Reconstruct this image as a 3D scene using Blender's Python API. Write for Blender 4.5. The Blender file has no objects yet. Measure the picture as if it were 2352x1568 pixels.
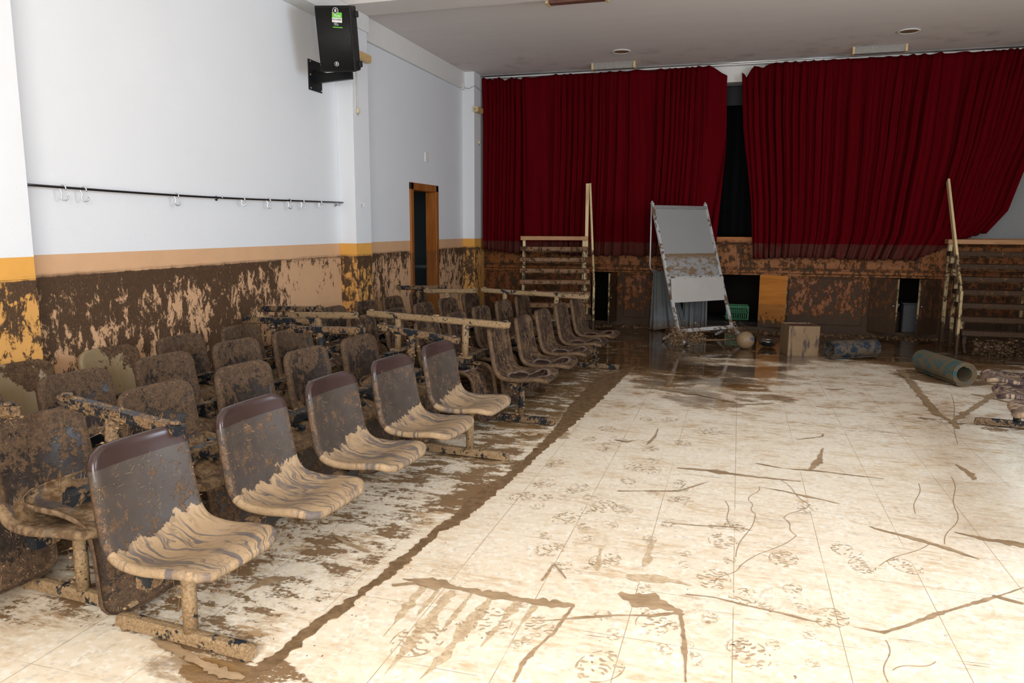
import bpy, bmesh, math, random
import numpy as np
from mathutils import Vector, Matrix, noise as mnoise
random.seed(7); rng = np.random.default_rng(7)
R = math.radians
scene = bpy.context.scene
COL = scene.collection

# ------------------------------------------------------------------ camera
cd = bpy.data.cameras.new('camera'); cam = bpy.data.objects.new('camera', cd); COL.objects.link(cam)
cd.sensor_width = 36.0; cd.lens = 36.0*1717.9/2352; cd.clip_start = .05; cd.clip_end = 100
_y, _p, _r = R(16.70), R(8.713), R(-0.256)
fw = Vector((-math.sin(_y)*math.cos(_p), math.cos(_y)*math.cos(_p), -math.sin(_p)))
rt = Vector((math.cos(_y), math.sin(_y), 0)); up = rt.cross(fw)
Rt = rt*math.cos(_r) - up*math.sin(_r); Up = up*math.cos(_r) + rt*math.sin(_r)
cam.matrix_world = Matrix(((Rt.x, Up.x, -fw.x, 0), (Rt.y, Up.y, -fw.y, 0), (Rt.z, Up.z, -fw.z, 1.55), (0, 0, 0, 1)))
scene.camera = cam

# ------------------------------------------------------------------ world and lights
scene.view_settings.view_transform = 'Standard'; scene.view_settings.look = 'None'
scene.view_settings.gamma = 1.0; scene.view_settings.exposure = 0.0; scene.view_settings.use_curve_mapping = False
scene.cycles.max_bounces = 6; scene.cycles.diffuse_bounces = 4; scene.cycles.glossy_bounces = 3
scene.cycles.transmission_bounces = 4; scene.cycles.caustics_reflective = False; scene.cycles.caustics_refractive = False
scene.cycles.sample_clamp_indirect = 4.0; scene.cycles.use_adaptive_sampling = True; scene.cycles.adaptive_threshold = .03
wd = bpy.data.worlds.new('World'); scene.world = wd; wd.use_nodes = True
bgn = wd.node_tree.nodes['Background']; bgn.inputs[0].default_value = (.80, .90, 1.0, 1); bgn.inputs[1].default_value = 1.2

def area(name, loc, target, sx, sy, power, color, spread=180):
    l = bpy.data.lights.new(name, 'AREA'); l.shape = 'RECTANGLE'; l.size = sx; l.size_y = sy
    l.energy = power; l.color = color; l.spread = R(spread)
    o = bpy.data.objects.new(name, l); COL.objects.link(o); o.location = loc
    o.rotation_euler = (Vector(target)-Vector(loc)).to_track_quat('-Z', 'Y').to_euler()
    return o
# daylight through the wide open doorway behind the camera and a high window beside it
area('doorway_daylight', (.2, -1.12, 1.75), (-.1, 4.0, .25), 3.0, 2.5, 335, (1.0, .965, .90))
area('window_daylight', (4.22, 3.9, 2.35), (-2.5, 5.2, .9), 2.6, 1.5, 200, (.70, .84, 1.0))

# ------------------------------------------------------------------ helpers
def tag(o, label=None, cat=None, group=None, kind=None):
    if label: o['label'] = label
    if cat: o['category'] = cat
    if group: o['group'] = group
    if kind: o['kind'] = kind
    return o
def empty(name, loc=(0, 0, 0), rz=0.0, label=None, cat=None, group=None, kind=None):
    o = bpy.data.objects.new(name, None); COL.objects.link(o); o.empty_display_size = .1
    o.location = loc; o.rotation_euler = (0, 0, rz)
    return tag(o, label, cat, group, kind)
class MB:
    def __init__(s): s.v = []; s.f = []; s.sm = []; s.uv = None
    def add(s, vs, fs, smooth=False):
        b = len(s.v); s.v += [tuple(map(float, p)) for p in vs]; s.f += [tuple(b+i for i in f) for f in fs]; s.sm += [smooth]*len(fs)
    def box(s, c, d, M=None):
        x, y, z = [q/2 for q in d]
        vs = [Vector((i*x, j*y, k*z)) for i in (-1, 1) for j in (-1, 1) for k in (-1, 1)]
        if M is not None: vs = [M @ p for p in vs]
        c = Vector(c); s.add([p+c for p in vs], [(0, 1, 3, 2), (4, 6, 7, 5), (0, 4, 5, 1), (2, 3, 7, 6), (0, 2, 6, 4), (1, 5, 7, 3)])
        return s
    def bb(s, lo, hi):
        return s.box([(a+b)/2 for a, b in zip(lo, hi)], [b-a for a, b in zip(lo, hi)])
    def bar(s, p, q, w, h, upv=(0, 0, 1)):
        p = Vector(p); q = Vector(q); d = (q-p); L = d.length; d.normalize()
        u = Vector(upv); sd = d.cross(u)
        if sd.length < 1e-4: sd = d.cross(Vector((1, 0, 0)))
        sd.normalize(); u = sd.cross(d)
        M = Matrix((sd, d, u)).transposed()
        return s.box((p+q)/2, (w, L, h), M)
    def tube(s, path, r, n=10, cap=True, closed=False):
        path = [Vector(p) for p in path]; m = len(path); rings = []; nrm = None
        for i, p in enumerate(path):
            t = (path[min(i+1, m-1)] - path[max(i-1, 0)]).normalized()
            if nrm is None:
                nrm = t.orthogonal().normalized()
            else:
                nrm = (nrm - t*nrm.dot(t)).normalized()
            b = t.cross(nrm); rr = r[i] if isinstance(r, (list, tuple)) else r
            rings.append([p+(nrm*math.cos(2*math.pi*k/n)+b*math.sin(2*math.pi*k/n))*rr for k in range(n)])
        vs = [v for q in rings for v in q]; fs = []
        for i in range(m-1):
            for k in range(n): fs.append((i*n+k, i*n+(k+1) % n, (i+1)*n+(k+1) % n, (i+1)*n+k))
        if cap: fs += [tuple(range(n))[::-1], tuple((m-1)*n+k for k in range(n))]
        s.add(vs, fs, True); return s
    def lathe(s, prof, c=(0, 0, 0), n=32, M=None):
        vs = []; m = len(prof)
        for r, z in prof:
            for k in range(n):
                v = Vector((r*math.cos(2*math.pi*k/n), r*math.sin(2*math.pi*k/n), z))
                vs.append((M @ v if M is not None else v)+Vector(c))
        fs = [(i*n+k, i*n+(k+1) % n, (i+1)*n+(k+1) % n, (i+1)*n+k) for i in range(m-1) for k in range(n)]
        s.add(vs, fs, True); return s
    def grid(s, fn, nu, nv):
        vs = [fn(i/(nu-1), j/(nv-1)) for j in range(nv) for i in range(nu)]
        fs = [(j*nu+i, j*nu+i+1, (j+1)*nu+i+1, (j+1)*nu+i) for j in range(nv-1) for i in range(nu-1)]
        s.add(vs, fs, True); return s
    def mesh(s, name):
        me = bpy.data.meshes.new(name); me.from_pydata(s.v, [], s.f)
        me.polygons.foreach_set('use_smooth', s.sm)
        if s.uv is not None:
            ul = me.uv_layers.new(name='UVMap'); li = np.empty(len(me.loops), dtype=np.int32); me.loops.foreach_get('vertex_index', li)
            ul.data.foreach_set('uv', np.asarray(s.uv, dtype=np.float32)[li].ravel())
        me.update(); return me
    def build(s, name, mat=None, parent=None, bevel=0, solid=0, label=None, kind=None):
        me = s.mesh(name)
        o = bpy.data.objects.new(name, me); COL.objects.link(o)
        if mat: me.materials.append(mat)
        if parent: o.parent = parent
        if solid:
            m = o.modifiers.new('solid', 'SOLIDIFY'); m.thickness = solid; m.offset = 0
        if bevel:
            m = o.modifiers.new('bevel', 'BEVEL'); m.width = bevel; m.segments = 2; m.limit_method = 'ANGLE'; m.angle_limit = R(40)
        if label: o['label'] = label
        if kind: o['kind'] = kind
        return o
def poly_prism(pts, z0, z1):
    """flat outline extruded from z0 to z1, triangulated"""
    bm = bmesh.new(); vs = [bm.verts.new((x, y, z1)) for x, y in pts]
    f = bm.faces.new(vs); f.normal_update()
    if f.normal.z < 0: f.normal_flip()
    r = bmesh.ops.triangulate(bm, faces=[f])
    e = bmesh.ops.extrude_face_region(bm, geom=bm.faces[:])
    for g in e['geom']:
        if isinstance(g, bmesh.types.BMVert): g.co.z = z0
    bmesh.ops.recalc_face_normals(bm, faces=bm.faces[:])
    me = bpy.data.meshes.new('p'); bm.to_mesh(me); bm.free()
    V = [v.co[:] for v in me.vertices]; F = [tuple(p.vertices) for p in me.polygons]; bpy.data.meshes.remove(me)
    return V, F

# ------------------------------------------------------------------ node helpers
class G:
    def __init__(s, name):
        s.m = bpy.data.materials.new(name); s.m.use_nodes = True; s.t = s.m.node_tree; s.t.nodes.clear()
        s.out = s.t.nodes.new('ShaderNodeOutputMaterial'); s.b = s.t.nodes.new('ShaderNodeBsdfPrincipled')
        s.t.links.new(s.b.outputs[0], s.out.inputs[0])
    def put(s, sock, v):
        if v is None: return
        if isinstance(v, bpy.types.NodeSocket): s.t.links.new(v, sock)
        else:
            if sock.type == 'RGBA' and len(v) == 3: v = (*v, 1)
            sock.default_value = v
    def n(s, typ, ins=None, **props):
        nd = s.t.nodes.new('ShaderNode'+typ)
        for k, v in props.items(): setattr(nd, k, v)
        for k, v in (ins or {}).items(): s.put(nd.inputs[k], v)
        return nd
    def m_(s, op, a, b=None, c=None):
        nd = s.n('Math', operation=op); s.put(nd.inputs[0], a); s.put(nd.inputs[1], b)
        if c is not None: s.put(nd.inputs[2], c)
        return nd.outputs[0]
    def add(s, a, b): return s.m_('ADD', a, b)
    def sub(s, a, b): return s.m_('SUBTRACT', a, b)
    def mul(s, a, b): return s.m_('MULTIPLY', a, b)
    def mx(s, a, b): return s.m_('MAXIMUM', a, b)
    def mn(s, a, b): return s.m_('MINIMUM', a, b)
    def mix(s, f, a, b):
        nd = s.n('Mix', data_type='RGBA'); s.put(nd.inputs[0], f); s.put(nd.inputs[6], a); s.put(nd.inputs[7], b); return nd.outputs[2]
    def mixf(s, f, a, b):
        nd = s.n('Mix', data_type='FLOAT'); s.put(nd.inputs[0], f); s.put(nd.inputs[2], a); s.put(nd.inputs[3], b); return nd.outputs[0]
    def ss(s, v, lo, hi):
        nd = s.n('MapRange', {'Value': v, 'From Min': lo, 'From Max': hi}, interpolation_type='SMOOTHSTEP'); return nd.outputs[0]
    def lin(s, v, lo, hi, a=0., b=1.):
        nd = s.n('MapRange', {'Value': v, 'From Min': lo, 'From Max': hi, 'To Min': a, 'To Max': b}); return nd.outputs[0]
    def pos(s): return s.n('NewGeometry').outputs['Position']
    def obj(s): return s.n('TexCoord').outputs['Object']
    def uv(s): return s.n('TexCoord').outputs['UV']
    def rnd(s): return s.n('ObjectInfo').outputs['Random']
    def xyz(s, v):
        nd = s.n('SeparateXYZ', {0: v}); return nd.outputs
    def vec(s, x, y, z):
        nd = s.n('CombineXYZ'); s.put(nd.inputs[0], x); s.put(nd.inputs[1], y); s.put(nd.inputs[2], z); return nd.outputs[0]
    def sc(s, v, sv, off=(0, 0, 0)):
        nd = s.n('Mapping', {'Vector': v, 'Scale': sv, 'Location': off}); return nd.outputs[0]
    def vadd(s, a, b):
        nd = s.n('VectorMath', operation='ADD'); s.put(nd.inputs[0], a); s.put(nd.inputs[1], b); return nd.outputs[0]
    def noise(s, v, scale, detail=4, rough=.55, dist=0):
        nd = s.n('TexNoise', {'Scale': scale, 'Detail': detail, 'Roughness': rough, 'Distortion': dist}); s.put(nd.inputs['Vector'], v); return nd.outputs[0]
    def vor(s, v, scale, feature='F1'):
        nd = s.n('TexVoronoi', {'Scale': scale}, feature=feature); s.put(nd.inputs['Vector'], v); return nd.outputs
    def bump(s, h, strength=.3, dist=.01):
        nd = s.n('Bump', {'Height': h, 'Strength': strength, 'Distance': dist}); s.put(s.b.inputs['Normal'], nd.outputs[0])
    def fin(s, col=None, rough=None, metal=None, spec=None):
        s.put(s.b.inputs['Base Color'], col); s.put(s.b.inputs['Roughness'], rough); s.put(s.b.inputs['Metallic'], metal)
        s.put(s.b.inputs['Specular IOR Level'], .22 if spec is None else spec)
        return s.m
def plain(name, col, rough=.6, metal=0., var=.12, scale=30):
    g = G(name); n = g.noise(g.obj(), scale, 3)
    k = g.lin(n, .3, .7, 1-var, 1+var)
    nd = g.n('Mix', data_type='RGBA', blend_type='MULTIPLY'); nd.inputs[0].default_value = 1
    g.put(nd.inputs[6], col); g.put(nd.inputs[7], g.vec(k, k, k))
    return g.fin(nd.outputs[2], rough, metal)

MUD = (.27, .175, .092); MUD_DARK = (.064, .034, .018); MUD_MID = (.16, .092, .046)

# ---- walls: white paint, painted dado below 1.36 m, flood mud below 1.22 m
def wall_mat(name, paint, cover, seed):
    g = G(name); P = g.pos(); x, y, z = g.xyz(P)
    run = g.add(x, y)
    w2 = g.vec(g.mul(run, 1.0), seed, g.mul(z, .55))
    big = g.noise(w2, 1.5, 2, .5)
    fl = g.noise(g.vec(run, seed+3, g.mul(z, .55)), 13.5, 10, .75, .4)
    fine = g.noise(P, 60, 4, .7)
    cov = g.add(g.add(g.mul(g.sub(fl, .5), 1.9), g.mul(g.sub(big, .5), .8)), cover if not callable(cover) else cover(g, run, z))
    cov = g.add(cov, g.mul(g.sub(fine, .5), .28))
    cov = g.add(cov, g.mul(g.ss(z, 1.06, 1.2), .13))
    low = g.lin(z, .25, .85, -.16, 0.)
    cov = g.add(cov, low)
    mud = g.ss(cov, .46, .56)
    edge = g.add(1.22, g.mul(g.sub(g.noise(g.vec(run, seed, 0), 9, 4), .5), .035))
    below = g.ss(g.sub(edge, z), -.006, .006)
    mud = g.mul(mud, below)
    rim = g.mul(g.mul(g.ss(g.sub(edge, z), -.03, .004), g.ss(g.sub(edge, z), .035, .0)), g.ss(g.noise(g.vec(g.mul(run, .4), seed, g.mul(z, 40)), 3, 4), .42, .6))
    mud = g.mx(mud, g.mul(rim, .75))
    pn = g.noise(P, 5, 5, .6)
    pc = g.mix(pn, [c*.88 for c in paint], [min(1, c*1.1) for c in paint])
    pc = g.mix(g.mul(below, .30), pc, (.42, .24, .13))
    wn = g.noise(P, 2.2, 4)
    white = g.mix(wn, (.765, .785, .815), (.81, .83, .86))
    spk = g.mul(g.ss(g.noise(P, 95, 2, .5), .70, .76), g.ss(z, 2.3, 1.5))
    white = g.mix(g.mul(spk, .5), white, (.40, .33, .26))
    dado = g.ss(g.sub(1.36, z), -.002, .002)
    col = g.mix(dado, white, pc)
    mc = g.mix(g.noise(P, 40, 5, .7), MUD_DARK, (.112, .063, .033))
    straw = g.ss(g.noise(g.sc(P, (1, 1, .5)), 120, 4, .65), .59, .66)
    mc = g.mix(g.mul(straw, .45), mc, (.34, .23, .13))
    col = g.mix(mud, col, mc)
    g.bump(g.add(g.mul(mud, g.add(.6, fine)), g.mul(g.noise(P, 7, 3), .08)), .55, .012)
    return g.fin(col, g.mixf(mud, .75, .55))
SALMON = (.70, .42, .235); YELLOW = (.77, .385, .085)
def cov_left(g, run, z):   # heavy cover near the camera, scraped clean towards the pillar
    return g.add(.585, g.mul(g.ss(run, 1.75, 2.35), -.31))
M_WALL = wall_mat('wall_paint', SALMON, cov_left, 0.0)
M_WALL2 = wall_mat('wall_paint_rear', SALMON, .49, 4.0)
M_PIL = wall_mat('pillar_paint', YELLOW, .40, 9.0)
M_PIL2 = wall_mat('pillar_paint_front', YELLOW, .50, 14.0)
def ceiling_mat():
    g = G('ceiling_plaster'); P = g.pos()
    n = g.noise(g.sc(P, (.5, 3.0, 1)), 2.2, 5, .6)
    col = g.mix(n, (.76, .70, .675), (.83, .785, .765))
    x, y, z = g.xyz(P)
    st = g.mul(g.ss(g.noise(P, 3, 4), .5, .75), g.ss(y, 9.8, 11.4))
    col = g.mix(g.mul(st, .4), col, (.26, .235, .20))
    g.bump(n, .15, .01)
    return g.fin(col, .85)
M_CEIL = ceiling_mat()
M_WHITE = plain('white_paint', (.78, .77, .75), .6, 0, .03)

# ---- floor: cream terrazzo tiles under brown water and mud
def floor_mat():
    g = G('terrazzo_floor'); P = g.pos(); x, y, z = g.xyz(P)
    at = g.n('Attribute', attribute_name='mudmap').outputs['Color']
    sp = g.n('SeparateColor', {0: at}).outputs; A, Wt, Fl = sp[0], sp[1], sp[2]
    ch = g.n('TexVoronoi', {'Scale': 55.0}); g.put(ch.inputs['Vector'], g.vadd(P, g.sc(P, (.0, .0, 0))))
    cr = g.n('SeparateColor', {0: ch.outputs['Color']}).outputs
    base = g.mix(g.noise(P, 26, 5, .65), (.70, .58, .42), (.88, .80, .66))
    base = g.mix(g.mul(g.ss(cr[0], .80, .86), .45), base, (.90, .88, .80))
    base = g.mix(g.mul(g.ss(cr[1], .90, .95), .5), base, (.55, .50, .43))
    base = g.mix(g.mul(g.ss(cr[2], .92, .96), .4), base, (.66, .50, .33))
    # tile joints, 40 cm grid
    def joint(c, off):
        f = g.m_('FRACT', g.mul(g.add(c, 40-off), 2.5)); d = g.m_('ABSOLUTE', g.sub(f, .5)); return g.ss(d, .4945, .4975)
    jx = g.mul(joint(x, .45), g.ss(g.noise(g.sc(P, (2, .7, 1)), 2.0, 4, .6), .36, .5))
    jy = g.mul(joint(y, 3.47), g.ss(g.noise(g.sc(P, (.7, 2.0, 1), (5, 0, 0)), 2.0, 4, .6), .42, .56))
    base = g.mix(g.mul(g.mx(jx, jy), .8), base, (.26, .155, .065))
    # thin dried film wiped along x
    f1 = g.noise(g.sc(P, (1.3, 2.0, 1)), 1.9, 9, .72)
    f2 = g.noise(g.sc(P, (1.0, 3.0, 1), (3, 1, 0)), 9, 6, .7)
    film = g.mul(g.ss(f1, .40, .70), g.ss(f2, .38, .64))
    film = g.mn(g.mul(film, g.add(.6, g.mul(Fl, 1.5))), 1.)
    base = g.mix(film, base, g.mix(g.ss(Fl, .45, .9), (.56, .40, .235), (.40, .255, .13)))
    # dark scratchy smears
    s1 = g.noise(g.sc(P, (1., 3.2, 1), (0, 7, 0)), 9, 9, .74)
    base = g.mix(g.mul(g.ss(s1, .625, .70), g.mn(g.add(.30, Fl), 1.)), base, (.27, .165, .08))
    # boot-print like blotches: ring + ridges, cells picked at random
    cell = g.n('TexVoronoi', {'Scale': 2.3, 'Randomness': .9}); g.put(cell.inputs['Vector'], g.sc(P, (1.15, .8, 0)))
    cc = g.n('SeparateColor', {0: cell.outputs['Color']}).outputs
    dd = cell.outputs['Distance']
    rid = g.m_('SINE', g.add(g.mul(y, 210), g.mul(g.noise(P, 14, 3), 16)))
    body = g.mul(g.ss(dd, .27, .2), g.ss(rid, .35, .8)); ring = g.mul(g.ss(dd, .30, .275), g.ss(dd, .235, .262))
    pr = g.mul(g.mul(g.mul(g.mx(body, ring), .7), g.ss(cc[0], .55, .7)), g.ss(g.noise(P, 20, 4, .7), .44, .58))
    base = g.mix(g.mul(pr, .6), base, (.38, .25, .13))
    # thick mud from the painted map, broken up by noise
    nz = g.noise(g.sc(P, (1.0, 2.2, 1)), 4.0, 9, .68)
    nz2 = g.noise(P, 38, 5, .7)
    mv = g.add(A, g.add(g.mul(g.sub(nz, .5), 1.25), g.mul(g.sub(nz2, .5), .42)))
    mud = g.ss(mv, .50, .58)
    spl = g.mul(g.ss(g.noise(P, 33, 2, .5), .725, .745), .9)
    mud = g.mx(mud, g.mul(spl, g.ss(A, .02, .2)))
    mc = g.mix(g.noise(P, 16, 5, .7), (.17, .098, .045), (.285, .18, .095))
    # brown standing water
    wn = g.noise(g.sc(P, (.9, 1.7, 1), (2, 2, 0)), 2.4, 8, .68)
    wet = g.ss(g.add(Wt, g.mul(g.sub(wn, .5), 1.7)), .44, .66)
    col = g.mix(mud, base, mc)
    deep = g.ss(g.add(Wt, g.mul(g.sub(wn, .5), .6)), .50, .80)
    col = g.mix(g.mul(wet, g.mixf(deep, .62, .88)), col, g.mix(deep, (.27, .145, .045), (.070, .034, .012)))
    ro = g.mixf(mud, g.mixf(film, .34, .5), .30); ro = g.mixf(wet, ro, .05)
    dry = g.sub(1., wet)
    g.bump(g.mul(g.add(g.mul(mud, g.add(.5, nz2)), g.mul(film, .1)), dry), .5, .006)
    return g.fin(col, ro, 0., .5)
M_FLOOR = floor_mat()
def mud_mat(name, a, b, rough=.35, sc=18, straw=.0, bumpd=.006):
    g = G(name); P = g.pos(); n = g.noise(P, sc, 6, .65)
    col = g.mix(g.ss(n, .3, .7), a, b)
    if straw: col = g.mix(g.mul(g.ss(g.noise(P, 120, 3, .6), .6, .7), straw), col, (.42, .30, .17))
    g.bump(g.noise(P, sc*2.2, 6, .7), .6, bumpd)
    return g.fin(col, rough, None, .5 if rough < .3 else .22)
M_MUDWET = mud_mat('wet_mud', (.145, .088, .042), (.25, .158, .084), .2)
M_MUDDARK = mud_mat('dark_mud', MUD_DARK, (.15, .088, .045), .45, 24, .4)
M_DEBRIS = mud_mat('mud_and_straw', (.13, .072, .036), (.25, .15, .08), .7, 30, .5)
M_STRAW = mud_mat('straw', (.20, .115, .055), (.40, .265, .14), .8, 60)
M_STRAWDARK = mud_mat('muddy_straw', (.10, .058, .03), (.21, .13, .07), .8, 60)
def film_mat():
    g = G('mud_smear'); P = g.pos(); n = g.noise(g.sc(P, (1, 3, 1)), 7, 6, .7)
    return g.fin(g.mix(g.ss(n, .3, .7), (.25, .165, .09), (.43, .30, .18)), .3)
M_SMEAR = film_mat()
M_DRAG = mud_mat('drag_film', (.44, .31, .185), (.66, .53, .36), .4, 26)
M_PRINT = mud_mat('print_mud', (.34, .235, .135), (.54, .42, .28), .4)

# ---- chair shells
def shell_mat(kind):
    g = G('shell_'+kind); U = g.uv(); u, v, _ = g.xyz(U); O = g.obj(); rd = g.mul(g.rnd(), 40.)
    D = g.vadd(O, g.vec(rd, rd, rd))
    plastic = g.mix(g.noise(D, 9, 3), (.031, .017, .015), (.048, .028, .026))
    med = g.noise(D, 30, 7, .72); fine = g.add(g.mul(g.noise(D, 95, 8, .8), .6), g.mul(med, .4)); big = g.noise(D, 8, 5, .65)
    strawc = g.mix(g.ss(fine, .38, .66), (.036, .020, .011), (.150, .086, .044))
    strawc = g.mix(g.mul(g.ss(fine, .61, .66), .6), strawc, (.46, .33, .20))
    if kind == 'clean':
        dust = g.mix(g.noise(D, 16, 5), (.034, .025, .021), (.076, .060, .050))
        col = g.mix(g.ss(v, .082, .088), plastic, dust)
        clump = g.mul(g.ss(g.add(g.mul(g.sub(med, .5), 1.1), g.mul(g.sub(big, .5), .9)), .06, .11), g.ss(v, .085, .11))
        edge = g.mul(g.ss(g.m_('ABSOLUTE', g.sub(u, .5)), .46, .5), g.mul(g.ss(med, .38, .5), g.ss(v, .1, .2)))
        clump = g.mx(clump, edge)
        col = g.mix(clump, col, strawc)
        jag = g.add(v, g.add(g.mul(g.sub(g.noise(g.vec(g.mul(u, 4.5), g.mul(v, 5.5), rd), 1.5, 7, .62), .5), .30), g.mul(g.sub(g.ss(u, .2, .95), .5), .07)))
        seat = g.ss(jag, .452, .462)
        wq = g.noise(g.vec(g.mul(u, 3), g.mul(v, 3), rd), 1.2, 2)
        st = g.noise(g.vec(g.mul(g.add(u, g.mul(wq, .42)), 20), g.mul(v, 1.9), rd), 1.0, 4, .6)
        stk = g.mul(g.ss(st, .488, .565), g.ss(v, .40, .56))
        stk = g.mul(stk, g.ss(g.noise(g.vec(g.mul(u, 3), g.mul(v, 3), g.add(rd, 9)), 1.3, 2), .34, .48))
        tan = g.mix(g.noise(D, 22, 4), (.275, .183, .101), (.375, .26, .152))
        tan = g.mix(g.mul(stk, .9), tan, (.105, .09, .088))
        tan = g.mix(g.mul(g.ss(med, .66, .72), .7), tan, (.13, .075, .036))
        col = g.mix(seat, col, tan)
        ro = g.mixf(seat, g.mixf(g.ss(v, .082, .09), .25, .38), .38)
        hgt = g.add(g.mul(seat, g.sub(1., g.mul(stk, .55))), g.mul(clump, g.mul(fine, 1.2)))
        g.bump(hgt, .6, .006)
        return g.fin(col, ro, None, .42)
    if kind == 'straw':
        cl = g.add(g.mul(g.sub(big, .5), 1.6), g.mul(g.sub(med, .5), 1.5))
        cov = g.ss(g.add(cl, g.mul(g.ss(v, .26, .02), .36)), .05, .11)
        cov = g.mx(cov, g.ss(g.m_('ABSOLUTE', g.sub(u, .5)), .42, .47))
        dusty = g.mix(g.ss(med, .35, .65), (.021, .0155, .0135), (.050, .037, .030))
        col = g.mix(cov, dusty, strawc)
        jag = g.add(v, g.mul(g.sub(g.noise(g.vec(g.mul(u, 7), g.mul(v, 4), rd), 1.6, 5, .6), .5), .3))
        seat = g.ss(jag, .40, .43)
        tan = g.mix(g.ss(med, .4, .6), (.105, .06, .03), (.25, .165, .09))
        st = g.noise(g.vec(g.mul(u, 12), g.mul(v, 2), rd), 1.0, 4, .6)
        tan = g.mix(g.ss(st, .56, .66), tan, (.085, .066, .058))
        col = g.mix(seat, col, tan)
        g.bump(g.add(g.mul(cov, fine), g.mul(seat, .5)), .8, .008)
        return g.fin(col, g.mixf(cov, .34, .8), None, .4)
    if kind == 'tan':
        cov = g.ss(g.add(g.add(g.mul(g.sub(big, .5), 1.6), g.mul(g.sub(med, .5), .5)), g.mul(g.mul(g.ss(v, .3, .0), .45), g.ss(u, .2, .8))), .13, .2)
        smooth = g.mix(g.noise(g.vec(g.mul(u, 9), g.mul(v, 1.5), rd), 1.5, 4), (.185, .135, .072), (.25, .182, .10))
        col = g.mix(cov, smooth, strawc)
        g.bump(g.mul(cov, fine), .8, .008)
        return g.fin(col, g.mixf(cov, .38, .8))
    if kind == 'dark':
        st = g.noise(g.vec(g.mul(u, 7), g.mul(v, 3.0), rd), 1.4, 8, .75)
        col = g.mix(g.ss(st, .42, .60), (.022, .013, .012), (.070, .040, .023))
        cov = g.ss(g.add(g.mul(g.sub(med, .5), 1.2), g.mul(g.sub(big, .5), .9)), -.03, .05)
        cov = g.mx(cov, g.mul(g.ss(g.m_('ABSOLUTE', g.sub(u, .5)), .44, .49), .9))
        col = g.mix(g.mul(cov, .9), col, g.mix(g.ss(fine, .36, .66), (.050, .027, .014), (.19, .115, .060)))
        def pud(cu, cv, ru, rv):
            a = g.m_('POWER', g.mul(g.sub(u, cu), 1/ru), 2.); b = g.m_('POWER', g.mul(g.sub(v, cv), 1/rv), 2.)
            return g.add(g.m_('SQRT', g.add(a, b)), g.mul(g.sub(g.noise(g.vec(g.mul(u, 4), g.mul(v, 4), rd), 1.2, 3), .5), .7))
        p1 = pud(.45, .64, .30, .085); p2 = pud(.5, .84, .36, .10)
        p = g.mn(p1, p2)
        rim = g.mul(g.ss(p, .95, 1.02), g.ss(p, 1.35, 1.06))
        col = g.mix(g.mul(rim, .75), col, (.24, .185, .15))
        inn = g.ss(p, 1.0, .95)
        col = g.mix(inn, col, (.022, .012, .012))
        ro = g.mixf(inn, .55, .06)
        g.bump(g.mul(g.add(g.mul(cov, fine), g.mul(st, .4)), g.sub(1., inn)), .8, .008)
        return g.fin(col, ro)
    if kind == 'streak':
        st = g.noise(g.vec(g.mul(u, 5), g.mul(v, 7), rd), 1.4, 6, .7, 1.5)
        col = g.mix(g.ss(st, .45, .58), (.05, .032, .036), (.36, .26, .17))
        g.bump(st, .5, .006)
        return g.fin(col, .4)
SH = {k: shell_mat(k) for k in ('clean', 'straw', 'tan', 'dark', 'streak')}
def metal_mud(name, metalc, mudc1, mudc2, amount, rough=.35):
    g = G(name); O = g.obj(); rd = g.mul(g.rnd(), 30.); D = g.vadd(O, g.vec(rd, rd, rd))
    n = g.noise(D, 13, 7, .66); f = g.noise(D, 90, 4, .7)
    mud = g.ss(g.add(n, g.mul(g.sub(f, .5), .25)), .62-amount, .67-amount)
    mc = g.mix(g.ss(f, .35, .65), mudc1, mudc2)
    g.bump(g.mul(mud, g.add(.6, f)), .7, .006)
    return g.fin(g.mix(mud, metalc, mc), g.mixf(mud, rough, .5))
M_BAR_TAN = metal_mud('foot_tan_mud', (.016, .020, .026), (.20, .13, .068), (.33, .225, .125), .24)
M_BAR_DARK = metal_mud('foot_dark_mud', (.013, .016, .021), (.10, .057, .029), (.23, .145, .078), .15)
M_BEAM = metal_mud('beam_dark_paint', (.012, .015, .019), (.10, .058, .03), (.21, .135, .072), .13, .25)

# ------------------------------------------------------------------ setting
XW, XP = -4.26, -4.06          # wall plane, pillar face
YS = 11.92                     # stage front
ZC = 3.93
def struct(name, mb, mat, **k):
    o = mb.build(name, mat, **k); o['kind'] = 'structure'; return o

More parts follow.
